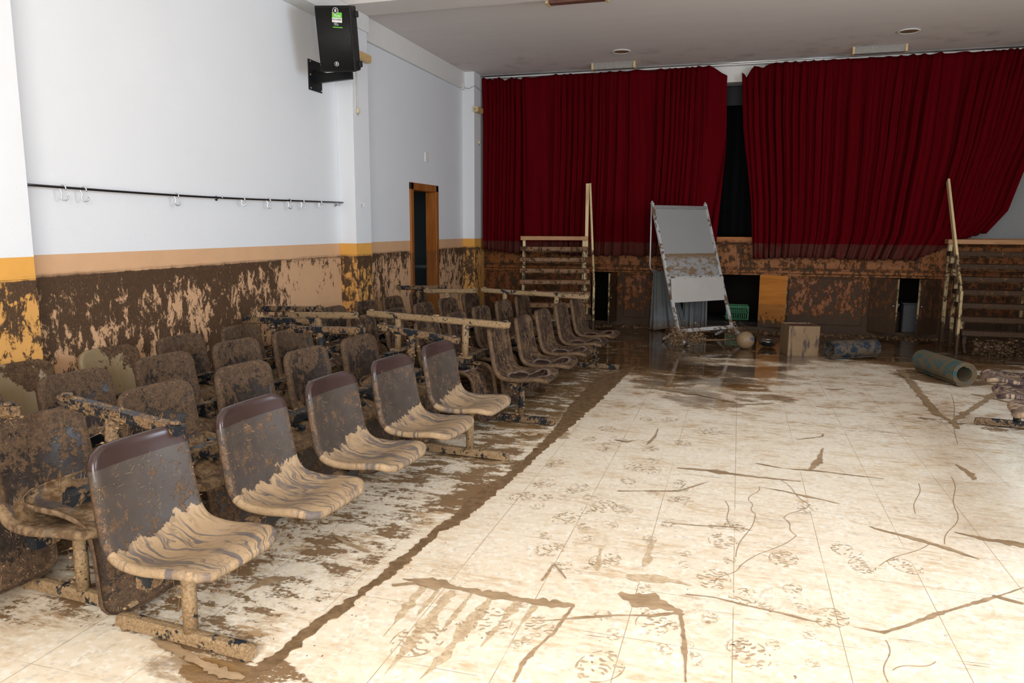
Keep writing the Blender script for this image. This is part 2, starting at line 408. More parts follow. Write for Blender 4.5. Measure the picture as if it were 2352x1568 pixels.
def make_floor():
    xs = np.concatenate([np.arange(-4.3, 4.31, .02)])
    ys = np.concatenate([np.linspace(-1.25, 1.2, 4), np.arange(1.22, 12.0, .02), np.linspace(12.02, 14.8, 5)])
    X, Y = np.meshgrid(xs, ys); nx, ny = len(xs), len(ys)
    V = np.stack([X, Y, np.zeros_like(X)], -1).reshape(-1, 3)
    i = np.arange(nx-1); j = np.arange(ny-1); I, J = np.meshgrid(i, j); b = (J*nx+I).ravel()
    F = np.stack([b, b+1, b+1+nx, b+nx], -1)
    me = bpy.data.meshes.new('floor'); me.vertices.add(len(V)); me.vertices.foreach_set('co', V.ravel())
    me.loops.add(F.size); me.loops.foreach_set('vertex_index', F.ravel().astype(np.int32))
    me.polygons.add(len(F)); me.polygons.foreach_set('loop_start', np.arange(0, F.size, 4, dtype=np.int32))
    me.update(calc_edges=True); me.validate()
    A = np.full(X.shape, .07); W = np.zeros_like(X); L = np.full(X.shape, .30)
    def sm(a, lo, hi): t = np.clip((a-lo)/(hi-lo), 0, 1); return t*t*(3-2*t)
    def blob(x, y, rx, ry, v, M, rot=0, soft=.5):
        c, s_ = math.cos(rot), math.sin(rot); dx, dy = X-x, Y-y
        d = np.sqrt(((dx*c+dy*s_)/rx)**2+((-dx*s_+dy*c)/ry)**2)
        np.maximum(M, v*(1-sm(d, 1-soft, 1.0)), out=M)
    # trail line x along y
    tx = np.interp(Y, [2, 3, 4, 5, 6, 7, 8], [-1.57, -1.44, -1.36, -1.27, -1.24, -1.22, -1.15])
    left = sm(tx-X, -.02, .12)
    L = np.maximum(L, left*.8); A = np.maximum(A, left*(.49+.09*sm(Y, 3.6, 6.0))); blob(-1.45, 4.05, .22, .75, .62, A, .05); blob(-1.5, 4.6, .4, .5, .56, A)
    A = np.maximum(A, sm(tx-X, .35, .9)*(.50+.10*sm(Y, 4, 7)))
    A = np.maximum(A, sm(tx-X, 1.0, 1.7)*.66)
    L = np.maximum(L, .34+.6*sm(Y, 4.5, 7.5)); A = np.maximum(A, .07+.10*sm(Y, 4.5, 8))
    for bx_, by_, br_ in ((-.55, 4.6, .5), (-.2, 5.2, .45), (.35, 4.3, .35), (-.5, 3.6, .45), (.1, 3.2, .4), (.6, 3.0, .4), (.8, 3.9, .4), (-.9, 3.0, .35), (-.6, 2.5, .5), (.2, 2.5, .35), (1.1, 3.3, .3), (-1.0, 2.6, .35)): blob(bx_, by_, br_, br_*.9, .30, A, 0, .8)
    # scraped nearly clean patch at the near left
    c = 1-sm(np.sqrt(((X+2.2)/.75)**2+((Y-1.72)/.42)**2), .85, 1.0)
    A = A*(1-c)+.05*c; L = L*(1-c)+.25*c
    W = np.maximum(W, sm(Y-1.5*sm(X, .3, 1.1), 6.7, 8.7)*.80); A = np.maximum(A, sm(Y-1.2*sm(X, .3, 1.1), 7.2, 9.2)*.56)
    W = np.maximum(W, sm(tx-X, .0, .5)*sm(Y, 5.0, 6.6)*.66); A = np.maximum(A, sm(tx-X, .0, .4)*sm(Y, 5.2, 6.8)*.60)
    blob(-1.6, 2.05, .55, .2, .60, A, -.2); blob(-1.75, 2.0, .35, .13, .6, W)
    blob(-.85, 8.6, .75, 1.3, .62, W); blob(-.45, 7.35, .42, .55, .52, W); blob(.1, 7.7, .5, .9, .50, W)
    blob(-1.05, 8.9, .6, 1.6, .62, A); blob(-.35, 7.0, .40, .5, .66, W); blob(-.5, 7.5, .25, .5, .60, A); blob(-.1, 8.0, .85, .8, .70, W); blob(-.6, 8.2, .7, .9, .64, A); blob(.15, 7.55, .35, .3, .60, A); blob(-.2, 6.75, .5, .35, .60, W); blob(.3, 7.1, .45, .35, .64, W); blob(.55, 8.2, .5, .6, .58, W); blob(-.8, 7.6, .3, .7, .62, W); blob(-1.6, 6.3, .55, 1.6, .55, W); blob(-1.35, 5.3, .3, .5, .5, W)
    cl = (1-sm(np.sqrt(((X-1.25)/.7)**2+((Y-8.5)/.9)**2), .6, 1.0)); W *= 1-.7*cl; A *= 1-.7*cl
    cl = (1-sm(np.sqrt(((X-.05)/.75)**2+((Y-9.0)/.33)**2), .5, 1.0)); W *= 1-.35*cl; A *= 1-.5*cl
    A = np.maximum(A, sm(Y, 10.35, 10.8)*.66); W = np.maximum(W, sm(Y, 10.2, 10.9)*.72)
    blob(2.15, 8.75, .75, .65, .66, A); blob(2.2, 9.7, 1.4, .7, .66, A); blob(2.2, 9.9, 1.2, .9, .66, W); blob(2.45, 5.6, .75, .75, .64, A); blob(2.2, 6.6, .5, .35, .55, A)
    blob(1.65, 6.7, .3, .22, .5, A)
    C = np.ones((len(V), 4), dtype=np.float32); C[:, 0] = A.ravel(); C[:, 1] = W.ravel(); C[:, 2] = L.ravel()
    at = me.attributes.new('mudmap', 'FLOAT_COLOR', 'POINT'); at.data.foreach_set('color', C.ravel())
    o = bpy.data.objects.new('floor', me); COL.objects.link(o); me.materials.append(M_FLOOR); o['kind'] = 'structure'
make_floor()

# left wall: recess planes with a door opening in the rear bay
struct('wall_left', MB().bb((XW-.25, 3.4, 0), (XW, 7.9, ZC)), M_WALL)
DY0, DY1, DZ = 9.45, 10.28, 2.06
b = MB(); b.bb((XW-.13, 7.6, 0), (XW, DY0, ZC)); b.bb((XW-.13, DY1, 0), (XW, YS+.1, ZC)); b.bb((XW-.13, DY0, DZ), (XW, DY1, ZC))
struct('wall_left_rear', b, M_WALL2)
struct('wall_left_front', MB().bb((XW-.25, -1.3, 0), (XW, 3.45, ZC)), M_WALL)
tag(struct('pillar', MB().bb((XW, 3.02, 0), (XP, 3.51, ZC)), M_PIL2, bevel=.004))
struct('pillar', MB().bb((XW, 7.51, 0), (XP, 7.88, ZC)), M_PIL, bevel=.004)
struct('pillar', MB().bb((XW, 11.42, 0), (XP, YS, ZC)), M_PIL, bevel=.004)
struct('ceiling', MB().bb((-4.6, -1.3, ZC), (4.7, 15, ZC+.15)), M_CEIL)
struct('ceiling_beam', MB().bb((XW, 7.42, 3.84), (4.3, 7.85, ZC+.02)), M_CEIL)
struct('trim_1', MB().bb((XW-.01, 7.87, 3.665), (XW+.045, 11.43, ZC)), M_WHITE, bevel=.003)
struct('trim_2', MB().bb((XW-.01, 3.45, 3.665), (XP+.02, 7.9, 3.84)), M_WHITE, bevel=.003)
struct('trim_3', MB().bb((XP-.0, YS-.16, ZC-.05), (4.3, YS-.10, ZC)), M_WHITE, bevel=.003)
# right side and the doorway wall behind the camera
b = MB(); b.bb((4.3, -1.3, 0), (4.55, 15, 1.5)); b.bb((4.3, -1.3, 3.2), (4.55, 15, ZC)); b.bb((4.3, 5.3, 1.5), (4.55, 15, 3.2)); b.bb((4.3, -1.3, 1.5), (4.55, 2.5, 3.2))
struct('wall_right', b, M_WALL2)
b = MB(); b.bb((-4.5, -1.5, 0), (-1.5, -1.25, ZC)); b.bb((1.9, -1.5, 0), (4.5, -1.25, ZC)); b.bb((-1.5, -1.5, 3.1), (1.9, -1.25, ZC))
struct('wall_back', b, M_WALL2)
b = MB()
for yy in (2.5, 3.9, 5.24): b.bb((4.36, yy, 1.5), (4.44, yy+.06, 3.2))
for zz in (1.5, 3.14): b.bb((4.36, 2.5, zz), (4.44, 5.3, zz+.06))
struct('window_1', b, M_WHITE)

# doorway in the rear bay
def wood_mat(name, a, bcol, sc, muddy=True, rough=.35, thr=.5, line=1.22):
    g = G(name); P = g.pos(); x, y, z = g.xyz(P); O = P
    n = g.noise(g.sc(O, sc), 3, 6, .6, .8)
    col = g.mix(g.ss(n, .3, .7), a, bcol)
    if muddy:
        m = g.noise(g.sc(P, (1, 1, .6)), 15, 10, .74); f = g.noise(P, 55, 4, .7)
        cov = g.add(g.add(m, g.mul(g.sub(f, .5), .25)), g.mul(g.ss(z, .35, .0), .35))
        mud = g.mul(g.ss(cov, thr-.035, thr+.035), g.ss(z, line+.02, line-.02))
        film = g.mul(g.ss(z, line+.02, line-.02), .45)
        col = g.mix(film, col, (.10, .045, .019))
        col = g.mix(mud, col, g.mix(f, (.036, .020, .011), (.078, .045, .025)))
        g.bump(g.mul(mud, g.add(.5, f)), .6, .008)
        return g.fin(col, g.mixf(mud, rough, .6))
    g.bump(n, .15, .004)
    return g.fin(col, rough)
M_DOORWOOD = wood_mat('varnished_wood', (.27, .085, .016), (.42, .15, .032), (3, 3, .35), True, .35, .62, 1.2)
M_FASCIA = wood_mat('fascia_wood', (.33, .105, .024), (.47, .17, .042), (.5, 3, 4), True, .5, .545, 1.36)
M_FASCIA2 = wood_mat('fascia_mud', (.25, .07, .018), (.35, .115, .03), (.5, 3, 4), True, .4, .495, 1.36)
M_CUPB = wood_mat('cupboard_wood', (.38, .13, .016), (.50, .19, .03), (.6, .6, 3.2), True, .35, .66, .42)
M_CUPBDARK = wood_mat('cupboard_wood_muddy', (.16, .055, .022), (.23, .085, .032), (3, 3, .5), True, .4, .46, 2)
M_CREAM = wood_mat('cream_paint', (.66, .50, .26), (.76, .60, .34), (8, 8, 1), True, .45, .535, 1.22)
M_TREAD = wood_mat('tread_wood', (.24, .12, .055), (.33, .18, .09), (.6, 4, 4), True, .5, .55, 1.3)
M_TREADMUD = wood_mat('tread_muddy', (.13, .07, .035), (.20, .11, .055), (.6, 4, 4), True, .5, .44, 1.5)
M_BLACK = plain('black_drape', (.006, .007, .010), .9)
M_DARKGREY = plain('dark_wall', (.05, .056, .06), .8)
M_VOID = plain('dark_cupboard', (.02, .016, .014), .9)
door = empty('door_1', (XW, (DY0+DY1)/2, 0), 0); door['kind'] = 'structure'
def fb(lo, hi): o = Vector((XW, (DY0+DY1)/2, 0)); return [a-c for a, c in zip(lo, o)], [a-c for a, c in zip(hi, o)]
b = MB()
b.bb(*fb((XW-.02, DY0-.07, 0), (XW+.025, DY0+.02, DZ+.075))); b.bb(*fb((XW-.02, DY1-.02, 0), (XW+.025, DY1+.07, DZ+.075))); b.bb(*fb((XW-.02, DY0-.07, DZ-.02), (XW+.025, DY1+.07, DZ+.075)))
b.build('door_frame', M_DOORWOOD, door, bevel=.006)
b = MB(); b.bb(*fb((XW-.14, DY0, 0), (XW-.0, DY0+.025, DZ))); b.bb(*fb((XW-.14, DY1-.025, 0), (XW, DY1, DZ))); b.bb(*fb((XW-.14, DY0, DZ-.025), (XW, DY1, DZ)))
b.build('door_lining', M_DOORWOOD, door)
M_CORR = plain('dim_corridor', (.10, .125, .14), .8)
b = MB(); b.bb((XW-1.7, 8.6, 0), (XW-1.6, 12.2, 3)); b.bb((XW-1.7, 12.0, 0), (XW-.12, 12.2, 3)); b.bb((XW-1.7, 8.6, 0), (XW-.12, 8.7, 3)); b.bb((XW-1.7, 8.6, 2.6), (XW-.12, 12.2, 2.7)); b.bb((XW-1.7, 8.6, -.1), (XW-.12, 12.2, 0))
struct('wall_corridor', b, M_CORR)
b = MB(); b.bb((XW-.66, 10.16, .95), (XW-.12, 10.2, .99)); b.bb((XW-.66, 10.16, 0.0), (XW-.6, 10.2, 1.95)); struct('trim_4', b, M_DARKGREY)

# ---- stage
b = MB(); b.bb((XP, YS, 3.67), (4.3, YS+.3, ZC)); struct('wall_stage_header', b, M_WHITE)
b = MB(); b.bb((3.05, YS-.02, 1.36), (4.3, YS+.25, ZC)); struct('wall_stage_flank', b, plain('shaded_white_wall', (.25, .26, .27), .8, 0, .04))  # white flank wall, its shadow put into the colour as an even grey
b = MB(); b.bb((XW, YS+.1, 1.30), (4.3, 14.9, 1.38)); struct('stage_floor', b, plain('stage_boards', (.05, .045, .04), .7))
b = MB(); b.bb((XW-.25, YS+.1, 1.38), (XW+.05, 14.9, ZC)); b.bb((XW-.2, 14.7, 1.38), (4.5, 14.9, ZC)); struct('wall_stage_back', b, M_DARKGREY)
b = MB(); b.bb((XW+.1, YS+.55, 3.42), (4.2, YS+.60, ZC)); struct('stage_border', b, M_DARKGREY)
b = MB()
b.grid(lambda u, v: (XW+.1+u*8.3, 13.2+.05*math.sin(u*190)+.03*math.sin(u*71), 1.42+v*2.35), 500, 4)
tag(b.build('backdrop_curtain', M_BLACK), 'black backdrop cloth seen through the gap between the two red curtains', 'curtain')
# fascia below the stage
stage = empty('stage_front', (0, YS, 0)); stage['kind'] = 'structure'
def sb(mb, x0, x1, z0, z1, y0=-.02, y1=.04): mb.bb((x0, y0, z0), (x1, y1, z1)); return mb
ZO0, ZO1 = .06, .86
OPN = [(-2.25, -1.84), (-1.05, .33), (1.87, 2.75)]
solid = [(-4.06, -2.25), (-1.84, -1.05), (.33, 1.87), (2.75, 4.3)]
b = MB()
sb(b, -4.06, 4.3, 0, ZO0); sb(b, -4.06, 4.3, ZO1, 1.38)
for s in solid: sb(b, s[0], s[1], ZO0, ZO1)
b.build('fascia_board', M_FASCIA2, stage)
b = MB(); sb(b, -4.06, 4.3, 1.33, 1.415, -.06, .12); b.build('stage_lip', M_FASCIA, stage, bevel=.008)
b = MB(); sb(b, -4.06, 4.3, .885, .925, -.05, 0.0); sb(b, -4.06, 4.3, .845, .87, -.035, 0.0); b.build('moulding', M_FASCIA, stage, bevel=.006)
ux = [-4.0, -2.95, -1.9, -1.42, -.72, .02, .78, 1.75, 2.45, 3.3, 4.25]
for a, c in zip(ux[:-1], ux[1:]):
    b = MB(); sb(b, a+.035, c-.035, .955, 1.30, -.034, 0.0); b.build('upper_panel', M_FASCIA, stage, bevel=.012)
for a, c in ((-4.0, -3.2), (-3.14, -2.3), (-1.72, -1.36), (-1.30, -1.08), (.74, 1.78), (2.85, 3.5), (3.56, 4.2)):
    b = MB(); sb(b, a, c, .13, .82, -.034, 0.0); b.build('lower_panel', M_FASCIA2, stage, bevel=.012)
def cup_door(x, w, ang, mat, side):
    """hinge at x, door extends w*side along x when shut; opened by ang degrees toward the hall"""
    h = empty('cupboard_door', (x, -.03, 0)); h.parent = stage; h.rotation_euler = (0, 0, R(ang))
    b = MB(); b.bb((min(0, w*side), -.022, ZO0+.01), (max(0, w*side), 0, ZO1-.01)); p = b.build('door_panel', mat, h, bevel=.002)
    b = MB(); e = w*side; b.bb((e-.004, -.0225, ZO0+.01), (e+.004, .0005, ZO1-.01)); b.build('door_edge', M_CREAM, h, label='pale raw plywood edge of the door')
    b = MB(); b.lathe([(0, 0), (.012, .004), (.014, .014), (.008, .022), (0, .024)], (e-.04*side, -.022, .47), 12, Matrix.Rotation(R(90), 3, 'X')); b.build('knob', M_STEEL, h)
def steel(name, col=(.55, .56, .57), rough=.25): 
    g = G(name); return g.fin(col, rough, 1.0)
M_STEEL = steel('bright_steel')
cup_door(-1.84, .40, 82, M_CUPBDARK, -1)
cup_door(.33, .40, 166, M_CUPB, -1)
cup_door(1.87, .43, -44, M_CUPBDARK, 1)
cup_door(2.75, .42, 42, M_CUPBDARK, -1)
# dark store under the stage
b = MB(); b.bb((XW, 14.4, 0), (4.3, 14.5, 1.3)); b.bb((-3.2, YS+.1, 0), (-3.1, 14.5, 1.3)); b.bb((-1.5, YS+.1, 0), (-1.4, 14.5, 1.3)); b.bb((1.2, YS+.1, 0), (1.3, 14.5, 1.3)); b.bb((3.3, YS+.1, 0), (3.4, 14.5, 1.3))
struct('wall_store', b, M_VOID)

# ---- curtains
def curtain_mat():
    g = G('red_velvet'); P = g.pos(); x, y, z = g.xyz(P)
    n = g.noise(g.sc(P, (14, 14, 1.2)), 2, 4)
    col = g.mix(n, (.075, .0008, .003), (.118, .0014, .005))
    ed = g.add(1.325, g.mul(g.sub(g.noise(g.vec(x, 0, 0), 6, 3), .5), .03))
    band = g.mul(g.ss(g.sub(ed, z), -.01, .015), g.ss(g.noise(g.sc(P, (3, 3, 1.2)), 4, 5), .22, .52))
    col = g.mix(g.mul(band, .72), col, (.085, .036, .026))
    sp = g.mul(g.ss(g.noise(P, 30, 3, .6), .66, .7), g.ss(z, 1.4, 1.15))
    col = g.mix(g.mul(sp, .6), col, (.16, .095, .05))
    return g.fin(col, .95, 0, .04)
M_CURT = curtain_mat()
def curtain(xl, xr, zt, zb, nfold, seed, label, nu=560, nv=40):
    r = random.Random(seed)
    ph = [r.uniform(0, 6.28) for _ in range(12)]; 
    wp = [(r.uniform(2, 9), r.uniform(.2, .9), r.uniform(0, 6.28)) for _ in range(6)]
    def fold(s, t):
        q = s*nfold + sum(a*math.sin(f*s*math.pi+p+t*.5*f*.12) for f, a, p in wp)
        am = .5+.5*math.sin(s*17+ph[0]+t*.7)*math.sin(s*7+ph[1])
        a = math.sin(2*math.pi*q); d = math.copysign(abs(a)**.75, a)*(.036+.044*am)
        d += .020*math.sin(2*math.pi*q*2.37+ph[2]+t) + .03*math.sin(2*math.pi*q*.37+ph[5]) + .008*math.sin(2*math.pi*q*4.6+ph[3])
        d += .03*math.sin(s*23+ph[4])
        return d*.74*(.55+.45*min(1, t*4)), q
    def fn(s, t):
        d, q = fold(s, t)
        x0, x1 = xl(t), xr(t)
        x = x0+(x1-x0)*s + .016*math.cos(2*math.pi*q)*(min(1, t*5))
        z1 = zt(s)-.018*abs(math.sin(math.pi*q*.9))*1.0; z0 = zb(s)+.012*math.sin(2*math.pi*q)
        return (x, 11.72+d, z1+(z0-z1)*t)
    b = MB(); b.grid(fn, nu, nv); o = b.build('stage_curtain', M_CURT, solid=.004)
    return tag(o, label, 'curtain', None)
def ip(xs, ys): return lambda v: float(np.interp(v, xs, ys))
curtain(ip([0, .25, 1], [-4.04, -4.01, -4.01]), ip([0, .08, .4, .75, 1], [-.275, -.275, -.265, -.30, -.32]),
        ip([0, .02, .05, .08, .10, .13, .16, .3, .8, .93, .97, 1.], [3.90, 3.88, 3.86, 3.89, 3.84, 3.88, 3.86, 3.88, 3.88, 3.89, 3.80, 3.75]),
        ip([0, .08, .16, .22, .26, .29, .4, 1], [1.20, 1.16, 1.11, 1.13, 1.22, 1.17, 1.11, 1.12]), 27, 3,
        'left half of the dark red velvet stage curtain, hanging beside the left pillar')
curtain(ip([0, .08, .3, .7, 1], [-.07, -.05, .0, .14, .20]), ip([0, .45, .66, .87, 1.], [3.95, 3.74, 3.58, 3.45, 3.22]),
        ip([0, .015, .04, .07, .10, .2, .85, 1.], [3.78, 3.70, 3.86, 3.82, 3.88, 3.88, 3.89, 3.87]),
        ip([0, .2, .5, .72, .82, .9, 1.], [1.10, 1.13, 1.11, 1.12, 1.27, 1.42, 1.50]), 31, 11,
        'right half of the dark red velvet stage curtain, swept back at its right edge')
tag(MB().tube([(XP, 11.72, 3.905), (0, 11.72, 3.905), (4.2, 11.72, 3.905)], .012, 8).build('curtain_track', M_STEEL), 'thin metal curtain track just under the ceiling over the stage', 'curtain rail')

# ---- ceiling fittings
M_BRASS = plain('aged_brass', (.42, .30, .18), .4, .6); M_GREYMET = plain('grey_fixture', (.30, .285, .265), .5); M_BEIGE = plain('beige_plastic', (.66, .50, .28), .5)
def downlight(x, y, label):
    t = empty('downlight', (x, y, ZC), 0, label, 'light', 'recessed ceiling lights')
    MB().lathe([(.115, 0), (.125, -.004), (.13, -.012), (.115, -.016), (.10, -.008), (.10, 0)], n=36).build('trim_ring', M_WHITE, t)
    MB().lathe([(.10, -.010), (.085, -.004), (.06, -.002), (.0, -.0015)], n=36).build('reflector', M_BRASS, t)
downlight(-1.66, 10.68, 'round recessed ceiling light in front of the left curtain'); downlight(1.86, 10.55, 'round recessed ceiling light in front of the right curtain')
def fixture(x, y, z, L, label, mat=None):
    t = empty('strip_light', (x, y, z), 0, label, 'light')
    b = MB(); v, f = poly_prism([(-.075, 0), (.075, 0), (.05, -.085), (-.05, -.085)], -L/2, L/2)
    b.add([(q[2], q[0], q[1]) for q in v], f); b.build('housing', mat or M_GREYMET, t, bevel=.004)
    for s in (-1, 1): MB().box((s*(L/2+.008), 0, -.043), (.03, .165, .095)).build('end_cap', M_BEIGE, t, bevel=.004)
fixture(-1.88, 11.42, ZC, .60, 'grey strip light with cream end caps on the ceiling above the left curtain')
fixture(1.66, 11.35, ZC, .62, 'grey strip light with cream end caps on the ceiling above the right curtain')
fixture(-1.72, 8.02, ZC, .60, 'brown strip light with cream end caps behind the ceiling beam', plain('brown_fixture', (.16, .07, .05), .5))

# ---- rail with hooks
M_RAIL = steel('rail_steel', (.10, .10, .105), .3); M_ZINC = steel('zinc_steel', (.60, .61, .62), .28)
rail = empty('wall_rail', (-4.2, 3.52, 1.79), 0, 'long thin metal rail along the white left wall carrying S hooks', 'rail')
path = [(0, s*3.97, .004-.014*math.sin(s*math.pi*1.3)) for s in np.linspace(0, 1, 24)]
MB().tube(path, .0085, 8).build('rod', M_RAIL, rail)
for yy in (1.93, 3.9):
    b = MB(); b.tube([(-.06, yy, -.012), (-.01, yy, -.012), (0, yy, -.012), (.008, yy, .004)], .008, 8); b.lathe([(0, 0), (.022, 0), (.022, .005), (0, .005)], (-.06, yy, -.012), 14, Matrix.Rotation(R(90), 3, 'Y')); b.build('bracket', M_ZINC, rail)
HK = [(3.88, .05, 'nearest to the yellow front pillar'), (4.04, .05, 'second from the yellow front pillar'), (4.91, .046, 'alone in the middle of its left stretch'), (5.73, .03, 'small, just right of the middle bracket'),
      (6.11, .046, 'turned sideways below the speaker bracket'), (6.45, .046, 'left of a close pair near the middle pillar'), (6.68, .046, 'right of a close pair near the middle pillar'), (7.01, .03, 'last and smallest before the middle pillar')]
for i, (yy, L, tx) in enumerate(HK):
    z = 1.79+.004-.014*math.sin((yy-3.52)/3.97*math.pi*1.3)
    L *= 1.25; pts = []; r1 = .021
    for k in range(11): a = R(-30+210*k/10); pts.append((0, r1*math.cos(a)*.9, r1*math.sin(a)-.006))
    pts = [(p[0], p[1], p[2]) for p in pts[::-1]][::-1]
    pts.append((0, -.006, -L*.55))
    for k in range(9): a = R(180+200*k/8); pts.append((0, r1*math.cos(a)+.008, -L-.02+r1*math.sin(a)+r1))
    o = MB().tube(pts, .0045, 8).build('s_hook', M_ZINC); o.location = (-4.2, yy, z); o.rotation_euler = (0, 0, R([-30, -38, -20, -60, -45, -25, -40, -65][i]))
    tag(o, 'steel S hook on the wall rail, '+tx, 'hook', 'S hooks on the wall rail')
o = MB().tube([(0, 0, 0), (.03, 0, 0), (.04, 0, -.01), (.04, 0, -.03), (.03, 0, -.04), (.02, 0, -.03)], .006, 8).build('wall_hook', M_WHITE); o.location = (XP-.002, 7.64, 1.80); tag(o, 'small white hook on the side of the middle pillar', 'hook')
o = MB().box((0, 0, 0), (.016, .13, .13)).build('blank_plate', M_WHITE, bevel=.003); o.location = (XW+.005, 9.98, 2.51); tag(o, 'square white blanking plate on the wall above the doorway', 'cover plate')
o = MB().box((0, 0, 0), (.05, .07, .09)).build('junction_box', M_WHITE, bevel=.004); o.location = (XW+.03, 11.36, 3.70); tag(o, 'small white junction box high beside the far pillar', 'box')
tag(MB().tube([(XW+.05, 11.385, 3.69), (XW+.12, 11.40, 3.67), (XP-.05, 11.41, 3.69), (XP+.006, 11.42, 3.715), (XP+.007, 11.6, 3.70), (XP+.008, 11.75, 3.69), (XP+.012, 11.88, 3.62), (XP+.02, 11.93, 3.45)], .004, 6).build('wall_cable', M_GREYMET), 'thin cable running round the top of the far pillar', 'cable')

# ---- emergency lights with hanging plugs
def emergency(y, z, label, lab2, dx, cordlen):
    t = empty('emergency_light', (XP, y, z), 0, label, 'light')
    MB().box((.035, 0, 0), (.07, .25, .085)).build('housing', M_BEIGE, t, bevel=.006)
    MB().box((.075, .0, 0), (.012, .24, .07)).build('diffuser', plain('yellowed_lens', (.60, .40, .17), .3), t, bevel=.004)
    MB().box((.03, -.128, 0), (.03, .01, .03)).build('test_button', M_GREYMET, t, bevel=.003)
    t2 = empty('hanging_plug', (XP+.012, y+dx, z-.05), 0, lab2, 'plug')
    MB().tube([(0, 0, .02), (.004, .005, -cordlen*.4), (.0, .012, -cordlen*.8), (.004, .006, -cordlen)], .005, 8).build('cord', plain('cream_cord', (.68, .62, .52), .5), t2)
    b = MB(); b.box((.008, .006, -cordlen-.03), (.028, .04, .05)); b.build('plug_body', plain('plug_cream', (.72, .60, .42), .4), t2, bevel=.006)
    b = MB()
    for s in (-1, 1): b.tube([(.008, .006+s*.009, -cordlen-.05), (.008, .006+s*.009, -cordlen-.075)], .003, 6)
    b.build('pin', M_STEEL, t2)
emergency(7.70, 3.37, 'yellowed emergency light on the middle pillar behind the speaker', 'cream plug hanging by its cord down the middle pillar', -.11, .50)
emergency(11.50, 3.36, 'yellowed emergency light on the far pillar beside the left curtain', 'cream plug hanging by its cord down the far pillar', .10, .40)

# ---- loudspeaker on bracket
M_SPK = plain('speaker_black', (.012, .012, .012), .45); 
def grille_mat():
    g = G('speaker_grille'); O = g.obj(); v = g.vor(O, 170)[0]
    g.bump(v, .4, .003); return g.fin(g.mix(g.ss(v, .2, .5), (.004, .004, .004), (.016, .016, .015)), .5)
M_GRILLE = grille_mat()
br = empty('speaker_bracket', (XW, 7.09, 3.06), 0, 'black steel wall bracket with a square plate under the speaker', 'bracket')
MB().box((.006, 0, 0.01), (.012, .25, .30)).build('wall_plate', M_SPK, br, bevel=.003)
MB().bar((.0, 0, -.02), (.44, -.02, -.0), .05, .085).build('arm', M_SPK, br, bevel=.004)
MB().bar((.0, 0, .06), (.22, -.01, -.0), .03, .03).build('gusset', M_SPK, br, bevel=.003)
MB().tube([(.36, -.03, .02), (.36, -.03, .05)], .018, 12).build('pole', M_SPK, br)
for dy, dz in ((-.1, .14), (.1, .14), (-.1, -.12), (.1, -.12), (-.1, .01)):
    MB().lathe([(0, 0), (.010, 0), (.010, .007), (0, .008)], (.012, dy, dz), 6, Matrix.Rotation(R(90), 3, 'Y')).build('bolt', M_ZINC, br)
sp = empty('loudspeaker', (-3.755, 6.86, 3.10), 0, 'black loudspeaker with a green and white sticker on a wall bracket', 'speaker')
sp.rotation_euler = (R(15), 0, R(14)); sp.location = (-3.845, 7.0, 3.095)
# local: x width, y depth (front at -y), z up
W2, H2, DF, DB = .172, .585, -.30, .06
pts = [(-W2, DF), (W2, DF), (W2, -.10), (W2*.72, DB), (-W2*.72, DB), (-W2, -.10)]
v, f = poly_prism(pts, 0, H2); MB_ = MB(); MB_.add(v, f); MB_.build('cabinet', M_SPK, sp, bevel=.012)
MB().grid(lambda u, w: ((u-.5)*2*(W2-.012), DF-.012-.016*(1-(2*u-1)**2), .02+w*(H2-.04)), 24, 3).build('grille', M_GRILLE, sp, solid=.006)
for zz in (.51, .06): MB().box((W2+.008, -.13, zz), (.03, .07, .06)).build('corner_handle', M_SPK, sp, bevel=.008)
M_TXTW = plain('print_white', (.82, .82, .80), .5, 0, .02); M_TXTB = plain('print_black', (.01, .01, .01), .5, 0, .02); M_GREEN = plain('sticker_green', (.17, .60, .06), .4, 0, .03)
def lettering(name, body, size, mat, parent, loc, rot, width=None, shear=0):
    cu = bpy.data.curves.new('txt', 'FONT'); cu.body = body; cu.size = size; cu.align_x = 'CENTER'; cu.align_y = 'CENTER'; cu.extrude = .0003; cu.shear = shear; cu.offset = size*.015
    o = bpy.data.objects.new('txt', cu); COL.objects.link(o); bpy.context.view_layer.update()
    me = bpy.data.meshes.new_from_object(o.evaluated_get(bpy.context.evaluated_depsgraph_get())); bpy.data.objects.remove(o)
    if width:
        xs = [q.co.x for q in me.vertices]; k = width/(max(xs)-min(xs))
        for q in me.vertices: q.co.x *= k
    ob = bpy.data.objects.new(name, me); COL.objects.link(ob); me.materials.clear(); me.materials.append(mat); ob.parent = parent; ob.location = loc; ob.rotation_euler = rot
    return ob
FRONT = (R(90), 0, 0); YF = DF-.034
st = MB().box((0, 0, 0), (.092, .003, .082)).build('sticker', M_GREEN, sp); st.location = (.045, YF, .485); st.rotation_euler = (0, R(4), 0); st['label'] = 'green and white printed sticker on the grille'
MB().box((0, -.0018, -.026), (.094, .002, .040)).build('white_band', M_TXTW, st)
lettering('lettering', 'Thump', .026, M_TXTW, st, (0, -.0022, .012), FRONT, .062, .2)
lettering('lettering', 'BUILT-IN MIXER', .02, M_TXTB, st, (0, -.0032, -.022), FRONT, .084)
MB().box((0, 0, -.062), (.094, .002, .03)).build('black_band', M_TXTB, st)
for k in range(3): MB().box((-.014+.004*k, -.0018, -.053-.008*k), (.028+.012*(k > 0), .001, .0028)).build('small_print', M_TXTW, st)
MB().box((.004, -.001, -.088), (.092, .002, .008)).build('green_stripe', M_GREEN, st)
